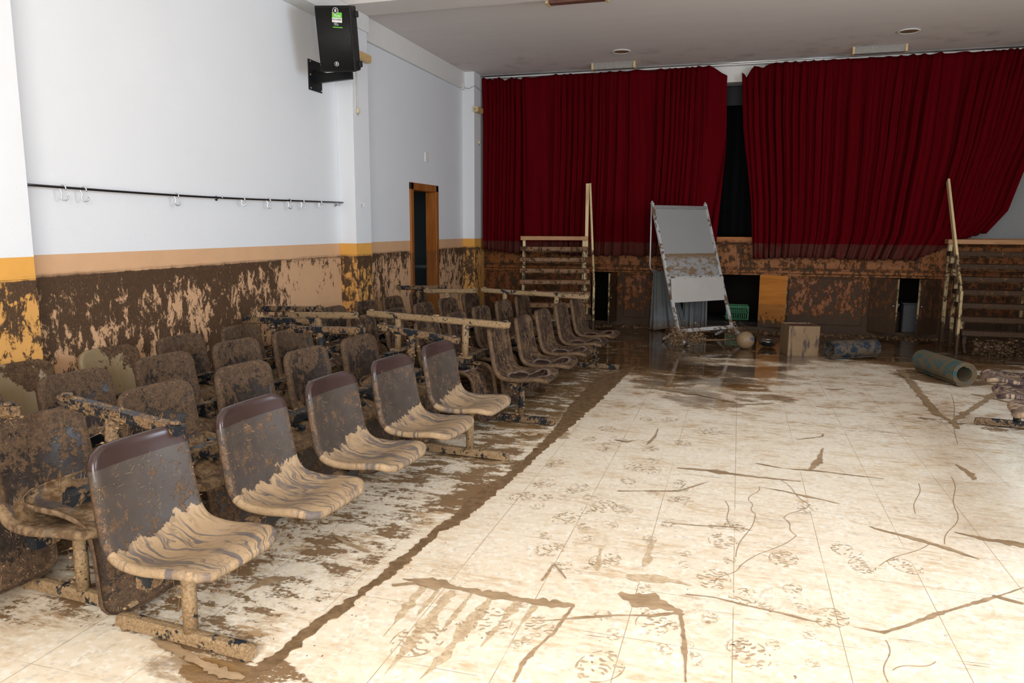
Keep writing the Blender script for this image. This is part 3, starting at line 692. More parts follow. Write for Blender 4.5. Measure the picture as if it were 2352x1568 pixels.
def badge(x, z, r):
    M = Matrix.Rotation(R(90), 3, 'X')
    bd = MB().lathe([(0, 0), (r, 0), (r, .003), (0, .003)], (0, 0, 0), 28, M).build('logo_badge', M_TXTW, sp); bd.location = (x, YF, z); bd['label'] = 'round white badge with a black disc and a white running figure'
    MB().lathe([(0, .0032), (r*.84, .0032), (r*.84, .0042), (0, .0042)], (0, 0, 0), 28, M).build('badge_disc', M_TXTB, bd)
    b = MB(); b.lathe([(0, 0), (r*.2, 0), (r*.2, .001), (0, .001)], (.12*r, -.0044, .42*r), 12, M)
    for p, q, w in (((.05, .3), (-.1, -.1), .3), ((-.1, -.1), (.3, -.3), .2), ((.3, -.3), (.2, -.62), .18), ((-.1, -.1), (-.35, -.45), .2), ((0, .2), (.42, .1), .16), ((0, .2), (-.4, .22), .16)):
        b.bar((p[0]*r, -.0047, p[1]*r), (q[0]*r, -.0047, q[1]*r), w*r, .001, (0, 1, 0))
    b.build('badge_figure', M_TXTW, bd)
badge(.035, .540, .028); badge(.0, .075, .021)

# ------------------------------------------------------------------ benches: five moulded shells on a beam
def catmull(P, n):
    P = [np.array(p, float) for p in P]; P = [2*P[0]-P[1]]+P+[2*P[-1]-P[-2]]; out = []
    for i in range(1, len(P)-2):
        for k in range(8):
            t = k/8; a, b, c, d = P[i-1:i+3]
            out.append(.5*((2*b)+(-a+c)*t+(2*a-5*b+4*c-d)*t*t+(-a+3*b-3*c+d)*t**3))
    out.append(P[-2]); out = np.array(out); s = np.concatenate([[0], np.cumsum(np.linalg.norm(np.diff(out, axis=0), axis=1))])
    q = np.linspace(0, s[-1], n); return np.stack([np.interp(q, s, out[:, i]) for i in (0, 1)], -1), s[-1]
PROF, PLEN = catmull([(-.222, .768), (-.216, .73), (-.200, .655), (-.182, .575), (-.165, .505), (-.143, .445), (-.100, .405), (-.04, .390), (.03, .388), (.10, .396), (.17, .405), (.215, .404), (.25, .392)], 41)
def halfw(v):
    w = np.interp(v, [0, .2, .45, .6, .8, 1], [.203, .208, .213, .216, .216, .207]); d = v*PLEN; e = (1-v)*PLEN; r = .06
    k = 0
    if d < r: k = r-math.sqrt(max(0, r*r-(r-d)**2))
    if e < r: k = max(k, r-math.sqrt(max(0, r*r-(r-e)**2)))
    return w-k*.95
def shell_pt(u, v):
    """u in -1..1, v in 0..1 -> point and normal (towards the sitter)"""
    q = v*(len(PROF)-1); i = min(int(q), len(PROF)-2); t = q-i; p = PROF[i]*(1-t)+PROF[i+1]*t; tg = PROF[i+1]-PROF[i]; tg /= np.linalg.norm(tg)
    n = np.array([-tg[1], tg[0]])           # rotate tangent +90
    if n[1] < 0 and v > .6: n = -n
    if v <= .6 and n[0] < 0 and n[1] < 0: n = -n
    w = halfw(v); a = u*w; cup = (.020*(1-min(1, v/.5))+.012)*(a/.2)**2
    if v > .5: cup += -.012*math.exp(-((v-.68)/.13)**2)*(1-(a/.2)**2)
    P = Vector((p[0]+n[0]*cup, a, p[1]+n[1]*cup)); return P, Vector((n[0], 0, n[1]))
def shell_mesh(name, mat):
    nu, nv = 17, 41; b = MB(); uv = []; us = [math.copysign(abs(s)**.85, s) for s in np.linspace(-1, 1, nu)]
    pts = {}; nrm = {}
    for j in range(nv):
        v = j/(nv-1); v = .5-.5*math.cos(v*math.pi)*(.35)-(0 if True else 0) if False else v
        v = min(1, max(0, v))
        for i in range(nu):
            P, N = shell_pt(us[i], v); pts[i, j] = P; nrm[i, j] = N; b.v.append(tuple(P)); uv.append((us[i]*.5+.5, v))
    for j in range(nv-1):
        for i in range(nu-1): b.f.append((j*nu+i, j*nu+i+1, (j+1)*nu+i+1, (j+1)*nu+i)); b.sm.append(True)
    loop = [(i, 0) for i in range(nu)]+[(nu-1, j) for j in range(1, nv)]+[(i, nv-1) for i in range(nu-2, -1, -1)]+[(0, j) for j in range(nv-2, 0, -1)]
    cen = Vector((-.1, 0, .5)); m = len(loop); prev = [j*nu+i for i, j in loop]
    outs = []
    for k, (i, j) in enumerate(loop):
        a = pts[loop[k-1]]; c = pts[loop[(k+1) % m]]; t = (c-a).normalized(); N = nrm[i, j]; o = t.cross(N).normalized()
        # outwards from shell middle
        mid = pts[nu//2, min(nv-1, max(0, j if 3 < j < nv-4 else (4 if j <= 3 else nv-5)))]
        if o.dot(pts[i, j]-mid) < 0: o = -o
        outs.append(o)
    for ro, dn in ((.005, .002), (.009, .007), (.010, .016), (.010, .026)):
        cur = []
        for k, (i, j) in enumerate(loop):
            p = pts[i, j]+outs[k]*ro-nrm[i, j]*dn; cur.append(len(b.v)); b.v.append(tuple(p)); uv.append((us[i]*.5+.5, j/(nv-1)))
        for k in range(m): b.f.append((prev[k], cur[k], cur[(k+1) % m], prev[(k+1) % m])); b.sm.append(True)
        prev = cur
    b.uv = uv; me = b.mesh(name); me.materials.append(mat); return me
SHELL = {k: shell_mesh('seat', SH[k]) for k in SH}
def sliver(b, p, d, L, w, n):
    """thin three sided straw"""
    d = d.normalized(); s = d.cross(n)
    if s.length < 1e-4: s = d.orthogonal()
    s = s.normalized()*w; m = d.cross(s).normalized()*w*.8; q = p+d*L
    b.add([p-s, p+s, p+m, q-s*.5, q+s*.5, q+m*.5], [(0, 1, 4, 3), (1, 2, 5, 4), (2, 0, 3, 5), (0, 2, 1), (3, 4, 5)])
def lump(b, p, r, rr):
    n = 6; vs = [p+Vector((0, 0, .62*r)), p-Vector((0, 0, .5*r))]; fs = []
    for z, q in ((.42, .62), (-.1, 1.0)):
        for k in range(n): a = 6.2832*k/n+rr.uniform(-.3, .3); s = r*q*rr.uniform(.7, 1.25); vs.append(p+Vector((s*math.cos(a), s*math.sin(a), z*r*rr.uniform(.7, 1.2))))
    for k in range(n): j = (k+1) % n; fs += [(0, 2+k, 2+j), (2+k, 8+k, 8+j, 2+j), (8+k, 1, 8+j)]
    b.add(vs, fs, True)
def rv(rr, s=1): return Vector((rr.gauss(0, s), rr.gauss(0, s), rr.gauss(0, s)))
def crust_mesh(kind, seed):
    rr = random.Random(seed); b = MB()
    def put(u, v, nsl, spread, lmax):
        for _ in range(nsl):
            uu = max(-1, min(1, u+rr.gauss(0, spread))); vv = max(.0, min(.98, v+rr.gauss(0, spread*.35))); P, N = shell_pt(uu, vv)
            t = rv(rr); t -= N*t.dot(N)*.82; sliver(b, P+N*.001, t, rr.uniform(.008, lmax), rr.uniform(.0005, .0012), N)
            if rr.random() < .4: lump(b, P+N*.001, rr.uniform(.0015, .005), rr)
    if kind == 'clean':
        for _ in range(10): put(rr.uniform(-.8, .8), rr.uniform(.12, .42), 34, .10, .035)
        for _ in range(26): put(rr.choice((-1, 1)), rr.uniform(.12, .55), 4, .05, .02)
        for _ in range(3): put(rr.uniform(-.5, .3), rr.uniform(.5, .8), 4, .05, .05)
        for _ in range(12): put(rr.uniform(-1, 1), .99, 4, .08, .025)
    elif kind == 'dark':
        for _ in range(70): put(rr.choice((-1, 1)) if rr.random() < .6 else rr.uniform(-1, 1), rr.uniform(0, .6), 4, .08, .025)
        for _ in range(40): put(rr.uniform(-1, 1), .99, 5, .1, .03)
        for _ in range(24): put(rr.choice((-1, 1)), rr.uniform(.55, 1), 4, .04, .025)
    else:
        for _ in range(95): put(rr.uniform(-1, 1), rr.uniform(0, .5), 4, .10, .025)
        for _ in range(30): put(rr.choice((-1, 1)), rr.uniform(.0, .6), 4, .04, .02)
        for _ in range(14): put(rr.uniform(-1, 1), 0.0, 5, .08, .02)
    # strands dripping below the front edge
    for _ in range(16 if kind != 'straw' else 5):
        P, N = shell_pt(rr.uniform(-1, 1), rr.uniform(.92, 1.)); sliver(b, P-Vector((0, 0, .02)), Vector((rr.gauss(0, .15), rr.gauss(0, .15), -1)), rr.uniform(.015, .06), .0012, Vector((1, 0, 0)))
    me = b.mesh('straw_crust'); me.materials.append(M_STRAWDARK if kind == 'dark' else M_STRAW); return me
CRUST = {k: [crust_mesh(k, 50+i) for i in range(n)] for k, n in (('clean', 5), ('straw', 4), ('dark', 4))}
CRUST['tan'] = CRUST['streak'] = CRUST['straw']
PITCH, NS, FEET = .607, 5, (0.0, 2.50)
def foot_bar_mesh():
    b = MB(); n = 14; x0, x1 = -.365, .285
    sec = [(-.024, .012), (-.024, .05), (-.017, .060), (0, .063), (.017, .060), (.024, .05), (.024, .012)]
    vs = []
    for i in range(n+1):
        x = x0+(x1-x0)*i/n; k = .86 if i in (0, n) else 1
        for y, z in sec: vs.append((x+(.006 if i == 0 else -.006 if i == n else 0)*(z > .03), y*k, z if z < .03 else .012+(z-.012)*k))
    m = len(sec); fs = [(i*m+k, (i+1)*m+k, (i+1)*m+(k+1) % m, i*m+(k+1) % m) for i in range(n) for k in range(m)]
    fs += [tuple(range(m)), tuple(n*m+k for k in range(m))[::-1]]
    b.add(vs, fs); return b
def clump_mesh(seed, amount):
    rr = random.Random(seed); b = MB()
    for _ in range(int(70*amount)):
        x = rr.uniform(-.36, .28); s = rr.choice((-1, 1)); P = Vector((x, s*rr.uniform(0, .024), rr.uniform(.012, .064)))
        for _ in range(3): sliver(b, P+rv(rr, .006), rv(rr), rr.uniform(.01, .035), .0009, Vector((0, 0, 1)))
        lump(b, P, rr.uniform(.003, .010), rr)
    for _ in range(int(20*amount)):
        P = Vector((rr.gauss(0, .03), rr.gauss(0, .03), rr.uniform(.06, .34)))
        for _ in range(5): sliver(b, P, rv(rr), rr.uniform(.015, .05), .001, Vector((1, 0, 0)))
        lump(b, P, rr.uniform(.004, .014), rr)
    return b
FOOTM, POSTM, CAPM, BEAMM, CLUMP = {}, {}, {}, {}, {}
for k, m in (('tan', M_BAR_TAN), ('dark', M_BAR_DARK)):
    FOOTM[k] = foot_bar_mesh().mesh('foot_bar'); FOOTM[k].materials.append(m)
    b = MB(); b.tube([(0, 0, .055), (0, 0, .2), (0, 0, .33)], .027, 14); b.box((0, 0, .312), (.10, .09, .012)); POSTM[k] = b.mesh('leg'); POSTM[k].materials.append(m)
    b = MB(); b.lathe([(0, 0), (.020, 0), (.022, .004), (.022, .009), (.012, .012), (.012, .03)], n=14); CAPM[k] = b.mesh('foot_cap'); CAPM[k].materials.append(m)
    CLUMP[k] = []
    for i in range(3):
        me = clump_mesh(90+i, 1.0 if k == 'dark' else .45).mesh('mud_clumps'); me.materials.append(M_STRAW); CLUMP[k].append(me)
b = MB(); b.bb((-.028, -.20, .315), (.028, 2.64, .362))
for i in range(NS):
    b.bb((-.11, i*PITCH-.10, .358), (.14, i*PITCH-.07, .380)); b.bb((-.11, i*PITCH+.07, .358), (.14, i*PITCH+.10, .380))
BEAM_ME = b.mesh('beam'); BEAM_ME.materials.append(M_BEAM)
def inst(name, me, parent, loc=(0, 0, 0), kind=None, solid=0):
    o = bpy.data.objects.new(name, me); COL.objects.link(o); o.parent = parent; o.location = loc
    if kind: o['kind'] = kind
    if solid:
        m = o.modifiers.new('solid', 'SOLIDIFY'); m.thickness = solid; m.offset = -1
    return o
rb = random.Random(21)
def bench(x, y, head, kinds, bar, label, group=None, inverted=False, z=0, roll=0, pitch=0):
    t = empty('beam_bench', (0, 0, 0), 0, label, 'bench', group)
    M = Matrix.Translation((x, y, z)) @ Matrix.Rotation(R(head), 4, 'Z')
    if inverted: M = M @ Matrix.Rotation(R(pitch), 4, 'X') @ Matrix.Rotation(R(180+roll), 4, 'Y')
    t.matrix_world = M
    inst('beam', BEAM_ME, t)
    for i in range(NS):
        k = kinds[i] if isinstance(kinds, (list, tuple)) else kinds
        s = inst('seat', SHELL[k], t, (0, i*PITCH, 0), solid=.004)
        s.rotation_euler = (rb.uniform(-.012, .012), rb.uniform(-.02, .02), rb.uniform(-.03, .03))
        c = CRUST[k]; inst('straw_crust', c[(i+rb.randrange(len(c))) % len(c)], s, kind='stuff')
    for fy in FEET:
        l = inst('leg', POSTM[bar], t, (0, fy, 0)); inst('foot_bar', FOOTM[bar], l)
        inst('foot_cap', CAPM[bar], l, (-.33, 0, 0)); inst('foot_cap', CAPM[bar], l, (.25, 0, 0))
        inst('mud_clumps', CLUMP[bar][rb.randrange(3)], l, kind='stuff')
    return t
H = -4.6
bench(-1.885, 2.14, H, 'clean', 'tan', 'upright front row bench nearest the camera, wet tan mud on its five brown seats')
bench(-2.535, 2.28, H, 'straw', 'tan', 'upright bench directly behind the tan muddy front row, straw stuck over its backs')
bench(-3.18, 2.43, H, 'straw', 'dark', 'upright bench third from the aisle at the near end, backs crusted with straw')
bench(-3.70, 2.52, H, ['straw', 'tan', 'tan', 'straw', 'straw'], 'dark', 'upright bench nearest the left wall, two backs smooth with olive mud')
H2_ = -3.0
bench(-1.60, 5.60, H2_, 'dark', 'dark', 'upright bench at the far end of the aisle, dark puddles on its seats')
bench(-2.25, 5.68, H2_, 'dark', 'tan', 'upright bench in the second row of the far block, behind the puddled seats')
bench(-2.90, 5.75, H2_, 'dark', 'tan', 'upright bench in the third row of the far block, in front of the pillar')
bench(-3.55, 5.75, H2_, ['dark', 'straw', 'dark', 'dark', 'dark'], 'tan', 'upright bench of the far block closest to the left wall')
bench(-2.385, 2.35, H, 'straw', 'dark', 'overturned bench jammed between the two nearest rows, its foot bar over the first brown back', None, True, .835, 6)
bench(-3.04, 2.20, H, 'straw', 'dark', 'overturned bench between the second and third near rows, feet in the air', None, True, .85, -2)
bench(-3.60, 2.45, H, 'straw', 'dark', 'overturned bench wedged between the third near row and the wall row', None, True, .865, -2)
bench(-2.00, 5.42, H2_, 'dark', 'tan', 'overturned bench resting behind the puddled seats, tan feet upward', None, True, .855, 2)
bench(-2.62, 5.52, H2_, 'dark', 'tan', 'overturned bench in the middle of the far block, tan feet upward', None, True, .865, 2)
bench(-3.24, 5.32, H2_, 'dark', 'tan', 'overturned bench in the far block in front of the doorway wall', None, True, .87, -2)
bench(-3.72, 5.60, H2_, 'dark', 'dark', 'overturned bench of the far block pushed against the left wall', None, True, .875, -2)
bench(2.16, 6.62, 172.0, 'streak', 'dark', 'bench with streaked muddy seats facing left at the right edge of the hall')

# ------------------------------------------------------------------ mud lying on the floor
TRAIL = [(-1.336,7.613),(-1.353,6.308),(-1.297,5.497),(-1.309,4.894),(-1.321,4.555),(-1.369,4.152),(-1.408,3.87),(-1.408,3.596),(-1.441,3.372),(-1.45,3.203),(-1.459,3.071),(-1.478,2.992),(-1.478,2.775),(-1.498,2.619),(-1.521,2.517),(-1.548,2.336),(-1.553,2.199),(-1.576,2.05),(-1.641,1.971),(-1.562,1.996),(-1.537,2.022),(-1.501,2.122),(-1.5,2.231),(-1.488,2.394),(-1.457,2.545),(-1.458,2.659),(-1.423,2.835),(-1.404,2.977),(-1.404,3.149),(-1.392,3.37),(-1.336,3.537),(-1.305,3.88),(-1.266,4.415),(-1.236,4.917),(-1.207,5.333),(-1.173,5.814),(-1.13,6.467),(-1.093,7.368),(-1.052,8.384)]
SMEARS = [[(-1.359,2.855,0.0155),(-1.287,2.86,0.0577),(-1.12,2.853,0.0606),(-0.955,2.839,0.0669),(-0.799,2.832,0.0583),(-0.687,2.836,0.0467),(-0.579,2.85,0.0144)],[(-0.582,2.846,0.0179),(-0.602,2.709,0.0132),(-0.614,2.615,0.0156),(-0.651,2.493,0.0116),(-0.671,2.384,0.0134),(-0.669,2.271,0.0099)],[(-0.685,2.687,0.0033),(-0.542,2.759,0.0102),(-0.395,2.826,0.0206),(-0.259,2.865,0.0173),(-0.169,2.914,0.0282),(-0.139,2.909,0.0141)],[(-0.419,3.013,0.0299),(-0.363,2.982,0.0885),(-0.289,2.974,0.1155),(-0.216,2.951,0.0924),(-0.147,2.928,0.0354)],[(-0.157,2.929,0.0178),(-0.135,2.779,0.0161),(-0.118,2.627,0.0146),(-0.103,2.445,0.0102)],[(-0.145,3.086,0.0075),(-0.029,3.094,0.0148),(0.112,3.06,0.0145),(0.23,3.041,0.0142),(0.312,3.02,0.0105),(0.376,3.005,0.0035)],[(0.504,3.01,0.0034),(0.611,3.0,0.0136),(0.702,3.078,0.0138),(0.839,3.212,0.0142),(1.0,3.351,0.0146),(1.149,3.479,0.0113),(1.266,3.585,0.0077)],[(1.112,3.463,0.015),(1.213,3.417,0.022)],[(0.726,4.132,0.0046),(0.753,4.104,0.0183),(0.885,4.041,0.0268),(1.008,3.969,0.026),(1.089,3.91,0.0212),(1.165,3.848,0.0083)],[(1.134,4.176,0.0045),(1.241,4.129,0.0356),(1.35,4.108,0.0482),(1.473,4.082,0.0518)],[(1.451,5.44,0.0117),(1.488,5.283,0.0283),(1.49,5.152,0.022),(1.467,5.127,0.0055)],[(0.18,4.59,0.0053),(0.327,4.557,0.0156),(0.444,4.502,0.0307),(0.536,4.472,0.0202),(0.623,4.428,0.005)],[(-0.315,4.807,0.0114),(-0.137,4.817,0.0226),(-0.055,4.806,0.0673),(0.012,4.791,0.0279),(0.184,4.775,0.0165),(0.44,4.77,0.0108)],[(0.176,5.066,0.0058),(0.351,5.007,0.0171),(0.563,5.019,0.017),(0.767,4.993,0.0111),(0.94,4.978,0.0055)],[(0.511,5.021,0.034),(0.583,5.234,0.0471),(0.643,5.567,0.0125)],[(-0.321,3.854,0.0046),(-0.141,3.867,0.0092),(0.078,3.905,0.0137),(0.143,3.878,0.0045)],[(0.481,5.747,0.0065),(0.675,5.894,0.0132),(0.683,5.971,0.0067)],[(-0.102,4.6,0.0054),(-0.269,4.37,0.0104),(-0.615,4.261,0.0104)],[(-0.762,3.019,0.0077),(-0.754,3.123,0.0119),(-0.754,3.188,0.0081)],[(-0.752,3.199,0.0122),(-0.713,3.145,0.0119),(-0.665,3.071,0.0039)],[(-1.378,2.785,0.0114),(-1.277,2.838,0.0306),(-1.171,2.829,0.0453)],[(0.08,6.768,0.0155),(0.247,6.856,0.039),(0.379,6.933,0.0078)],[(0.874,7.724,0.0171),(0.971,7.714,0.0512),(1.058,7.783,0.0172)],[(1.79,9.036,0.0781),(1.722,7.854,0.0761),(1.671,6.949,0.0671),(1.735,6.67,0.057),(1.713,6.455,0.0276)],[(1.718,6.665,0.0427),(2.061,7.318,0.0465),(2.521,8.214,0.0517),(2.891,8.937,0.0279)],[(2.178,7.902,0.0251),(2.296,7.805,0.0658),(2.413,7.604,0.0318)],[(-0.813,5.336,0.0064),(-0.713,5.308,0.051),(-0.629,5.394,0.0064)],[(-0.565,5.263,0.0063),(-0.53,5.511,0.0196),(-0.531,5.741,0.0068)],[(-1.921,3.205,0.0133),(-1.771,3.113,0.0385),(-1.623,3.055,0.0167)],[(-1.956,2.544,0.0111),(-1.908,2.663,0.0689),(-1.847,2.704,0.0308)],[(-1.619,4.539,0.0348),(-1.493,4.53,0.0691),(-1.364,4.6,0.0464)],[(0.043,6.843,0.0157),(-0.312,7.099,0.066),(-0.736,7.267,0.1199)],[(-2.051,2.123,0.0164),(-1.879,2.084,0.0662),(-1.677,2.018,0.0544),(-1.566,2.013,0.0264)],[(-0.233,3.482,0.0021),(-0.178,3.483,0.0044),(-0.124,3.484,0.0021)],[(0.87,6.139,0.0034),(0.902,6.132,0.0085),(0.934,6.126,0.0034)],[(-0.274,4.699,0.0028),(-0.126,4.687,0.0051),(0.018,4.676,0.0027)],[(1.06,4.101,0.0022),(1.136,4.098,0.0028),(1.211,4.095,0.0022)],[(0.484,2.931,0.0017),(0.536,2.934,0.0039),(0.587,2.937,0.0017)],[(1.025,6.199,0.0034),(1.156,6.172,0.007),(1.284,6.145,0.0033)],[(-0.223,6.07,0.0035),(-0.056,6.04,0.0065),(0.107,6.011,0.0035)],[(0.619,2.952,0.0017),(0.683,2.956,0.0044),(0.746,2.959,0.0017)],[(0.089,2.942,0.0017),(0.139,2.945,0.0047),(0.188,2.948,0.0017)],[(1.653,6.149,0.0033),(1.697,6.139,0.0045),(1.741,6.13,0.0033)],[(1.388,4.343,0.0023),(1.463,4.338,0.0036),(1.537,4.334,0.0023)],[(0.359,4.21,0.0024),(0.417,4.208,0.0049),(0.474,4.205,0.0024)],[(0.393,2.835,0.0016),(0.455,2.839,0.0043),(0.516,2.843,0.0016)],[(0.794,2.809,0.0015),(0.851,2.813,0.002),(0.906,2.817,0.0015)],[(0.812,2.858,0.0016),(0.884,2.863,0.0032),(0.955,2.868,0.0016)],[(0.994,5.224,0.0029),(1.113,5.208,0.0058),(1.23,5.193,0.0028)],[(-0.265,5.794,0.0034),(-0.106,5.768,0.0093),(0.049,5.744,0.0033)],[(-0.438,2.78,0.0017),(-0.389,2.783,0.0021),(-0.34,2.786,0.0017)],[(-0.088,2.955,0.0018),(-0.004,2.96,0.0019),(0.079,2.964,0.0018)],[(0.853,6.297,0.0035),(0.984,6.269,0.0055),(1.112,6.242,0.0034)],[(0.837,2.839,0.0016),(0.883,2.842,0.0044),(0.928,2.845,0.0016)],[(-0.178,5.718,0.0033),(-0.059,5.699,0.0035),(0.057,5.681,0.0033)],[(-0.364,3.899,0.0024),(-0.277,3.898,0.003),(-0.192,3.896,0.0023)],[(-0.492,2.63,0.0015),(-0.452,2.633,0.0042),(-0.412,2.636,0.0015)],[(1.293,4.534,0.0024),(1.357,4.53,0.0047),(1.421,4.525,0.0024)],[(0.586,3.589,0.002),(0.651,3.589,0.0043),(0.716,3.59,0.002)],[(1.259,4.062,0.0022),(1.314,4.06,0.005),(1.369,4.059,0.0022)],[(-0.307,4.361,0.0026),(-0.17,4.354,0.005),(-0.036,4.347,0.0025)],[(0.652,6.519,0.0036),(0.746,6.498,0.0074),(0.839,6.476,0.0036)],[(-0.642,3.152,0.002),(-0.565,3.155,0.0022),(-0.49,3.158,0.002)],[(0.605,3.993,0.0022),(0.688,3.991,0.0037),(0.77,3.989,0.0022)],[(0.65,3.252,0.0018),(0.668,3.253,0.002),(0.687,3.253,0.0018)],[(0.525,2.772,0.0015),(0.556,2.774,0.0028),(0.587,2.777,0.0015)],[(0.593,4.558,0.0026),(0.654,4.553,0.004),(0.715,4.549,0.0025)],[(0.04,3.419,0.002),(0.085,3.42,0.0034),(0.13,3.421,0.002)],[(1.426,6.631,0.0036),(1.534,6.604,0.0083),(1.64,6.577,0.0035)],[(-0.138,4.804,0.0028),(-0.013,4.794,0.004),(0.109,4.783,0.0028)],[(-0.376,3.795,0.0023),(-0.283,3.794,0.0027),(-0.191,3.793,0.0023)],[(-0.086,4.285,0.0025),(0.029,4.279,0.0045),(0.141,4.274,0.0025)],[(1.457,5.612,0.003),(1.521,5.601,0.0065),(1.584,5.591,0.003)],[(1.19,4.228,0.0023),(1.23,4.226,0.0028),(1.27,4.224,0.0023)],[(0.485,5.178,0.0029),(0.608,5.163,0.0073),(0.73,5.148,0.0029)],[(-0.456,4.419,0.0027),(-0.335,4.413,0.0057),(-0.216,4.406,0.0026)],[(1.107,4.61,0.0025),(1.141,4.607,0.0038),(1.176,4.604,0.0025)],[(1.151,4.961,0.0027),(1.211,4.954,0.0047),(1.27,4.948,0.0027)],[(0.151,4.054,0.0024),(0.265,4.051,0.003),(0.377,4.047,0.0023)]]
DRAGS = [[(-1.242,2.827,0.0239),(-1.236,2.664,0.0325),(-1.231,2.516,0.0239),(-1.23,2.398,0.0019)],[(-1.108,2.823,0.042),(-1.109,2.568,0.0528),(-1.11,2.348,0.0369),(-1.115,2.18,0.0016)],[(-1.02,2.827,0.0209),(-1.024,2.695,0.0282),(-1.028,2.572,0.021),(-1.033,2.473,0.0019)],[(-0.93,2.822,0.0362),(-0.945,2.558,0.0444),(-0.958,2.331,0.0308),(-0.986,2.191,0.0015)],[(-0.814,2.819,0.0256),(-0.827,2.676,0.0335),(-0.839,2.545,0.0248),(-0.851,2.439,0.0017)],[(-0.73,2.822,0.0178),(-0.742,2.722,0.0238),(-0.753,2.627,0.018),(-0.763,2.548,0.0018)],[(-1.171,2.829,0.0159),(-1.17,2.738,0.0221),(-1.169,2.653,0.0171),(-1.169,2.581,0.0021)],[(-0.341,3.614,0.0131),(-0.341,3.429,0.0376),(-0.347,3.305,0.0242)],[(-0.573,3.434,0.017),(-0.558,3.288,0.0327),(-0.547,3.197,0.008)],[(-0.409,3.172,0.0391),(-0.257,3.197,0.0545),(-0.123,3.175,0.0076)],[(-1.603,5.4,0.0135),(-1.441,5.259,0.0655),(-1.362,5.411,0.0134)]]
PRINTS = [(-0.782,5.346,0.071,0),(-0.59,4.748,0.069,0.6),(-0.468,4.712,0.062,0.3),(-0.315,5.4,0.064,0.8),(-0.145,5.798,0.101,0.2),(-0.466,6.069,0.064,0.7),(-0.659,3.991,0.078,0.5),(-0.547,3.978,0.068,0.9),(-0.249,4.455,0.063,0.5),(-0.228,4.218,0.055,0.3),(-0.006,3.707,0.074,0.6),(-0.53,3.306,0.07,0.7),(-0.81,3.349,0.068,0.8),(-0.675,2.646,0.068,0.9),(0.575,3.765,0.068,0.5),(0.814,3.666,0.069,0.4),(0.276,3.581,0.07,0.5),(-0.253,2.803,0.073,0.4),(-1.092,2.419,0.099,0.6),(-0.869,2.637,0.087,0.5),(-0.4,2.454,0.086,0.5),(0.62,3.606,0.061,0.5),(-0.034,3.267,0.078,0.6),(-0.82,3.761,0.07,0.4),(-1.069,4.262,0.069,0.4),(-1.134,4.007,0.066,0.3),(0.108,2.697,0.08,0.5),(0.43,4.318,0.069,0.4),(-0.85,4.25,0.063,0.3),(0.429,3.056,0.07,0.4),(0.095,3.14,0.063,0.4),(-0.909,5.621,0.068,0.3),(-0.657,6.013,0.056,0.3954197792600785),(0.07,3.903,0.045,0.12773175769531245),(0.172,3.078,0.036,0.2316552418260137),(-0.888,4.178,0.037,0.0738236684374018),(-0.701,3.189,0.04,0.06577688352987593),(0.058,2.73,0.037,0.363798507744417),(-0.113,2.684,0.026,0.3108543935588366),(-1.087,4.71,0.047,0.2337374473955387),(0.032,3.964,0.041,0.1694734300962983),(-0.272,4.543,0.042,0.3238137891253743),(-1.009,3.874,0.041,0.33588379652592304),(-0.486,4.903,0.052,0.3321178637070198),(-0.967,2.563,0.034,0.35189409881902595),(-1.317,5.439,0.043,0.2345431624493391),(-0.579,3.74,0.043,0.050633027404232714),(-1.474,5.352,0.04,0.0739458409621159),(0.327,2.691,0.026,0.22574200236422598),(-0.893,4.059,0.039,0.2764197646556244),(-0.6,3.226,0.032,0.16507170610163274),(-0.853,5.074,0.049,0.18308332173788883),(-1.372,5.202,0.044,0.2615522036522248),(-0.455,2.804,0.037,0.268024278508782),(-0.705,3.671,0.039,0.2960082311945559),(-0.287,3.841,0.038,0.13577915375327437),(-0.18,3.5,0.031,0.1987109909098918),(-0.034,3.901,0.046,0.18098249390038845),(0.196,2.783,0.029,0.21245012500654448),(-0.545,5.175,0.048,0.3605702250120256),(-0.04,2.912,0.036,0.24734538410745532),(-0.851,5.209,0.037,0.10023142607949373),(-0.937,2.673,0.028,0.08475485727729223),(-0.696,2.539,0.026,0.34453745110560363),(-0.512,5.197,0.049,0.34266368295045363),(-0.085,2.601,0.035,0.06269424444948052),(-0.277,2.891,0.036,0.08736029411898427),(0.314,3.114,0.028,0.16348640363140346),(0.026,3.483,0.033,0.11292035450108728),(-0.587,4.456,0.047,0.1878054822870613),(-0.733,3.898,0.038,0.19637617795325835),(-0.99,5.3,0.055,0.19449098032162304),(-0.785,2.777,0.036,0.3146406077067462),(-0.325,3.088,0.035,0.2750335513827814),(-0.732,2.497,0.027,0.31185418269951215),(-0.192,2.63,0.031,0.30161872431886816),(-1.108,4.623,0.039,0.254966060299176),(-1.0,4.03,0.044,0.38369894417254125),(-0.413,4.297,0.04,0.3487738155171341),(-0.731,3.19,0.032,0.058093664749210856),(-0.651,3.527,0.033,0.17616462471774869),(-0.292,4.221,0.035,0.39692627596961805),(-0.359,3.618,0.037,0.3421141074271066),(-0.182,2.81,0.032,0.3022481566319696),(-0.389,2.678,0.035,0.3860906050804721),(-0.867,3.499,0.034,0.30119092518140705),(0.296,3.277,0.04,0.13473213137358664),(-1.114,4.602,0.038,0.2966570104382937),(0.332,2.897,0.029,0.3527846285384727),(-0.756,4.113,0.045,0.08007389561301945),(-0.58,5.365,0.042,0.17483137963954307),(-0.171,3.376,0.029,0.16718067799519276)]
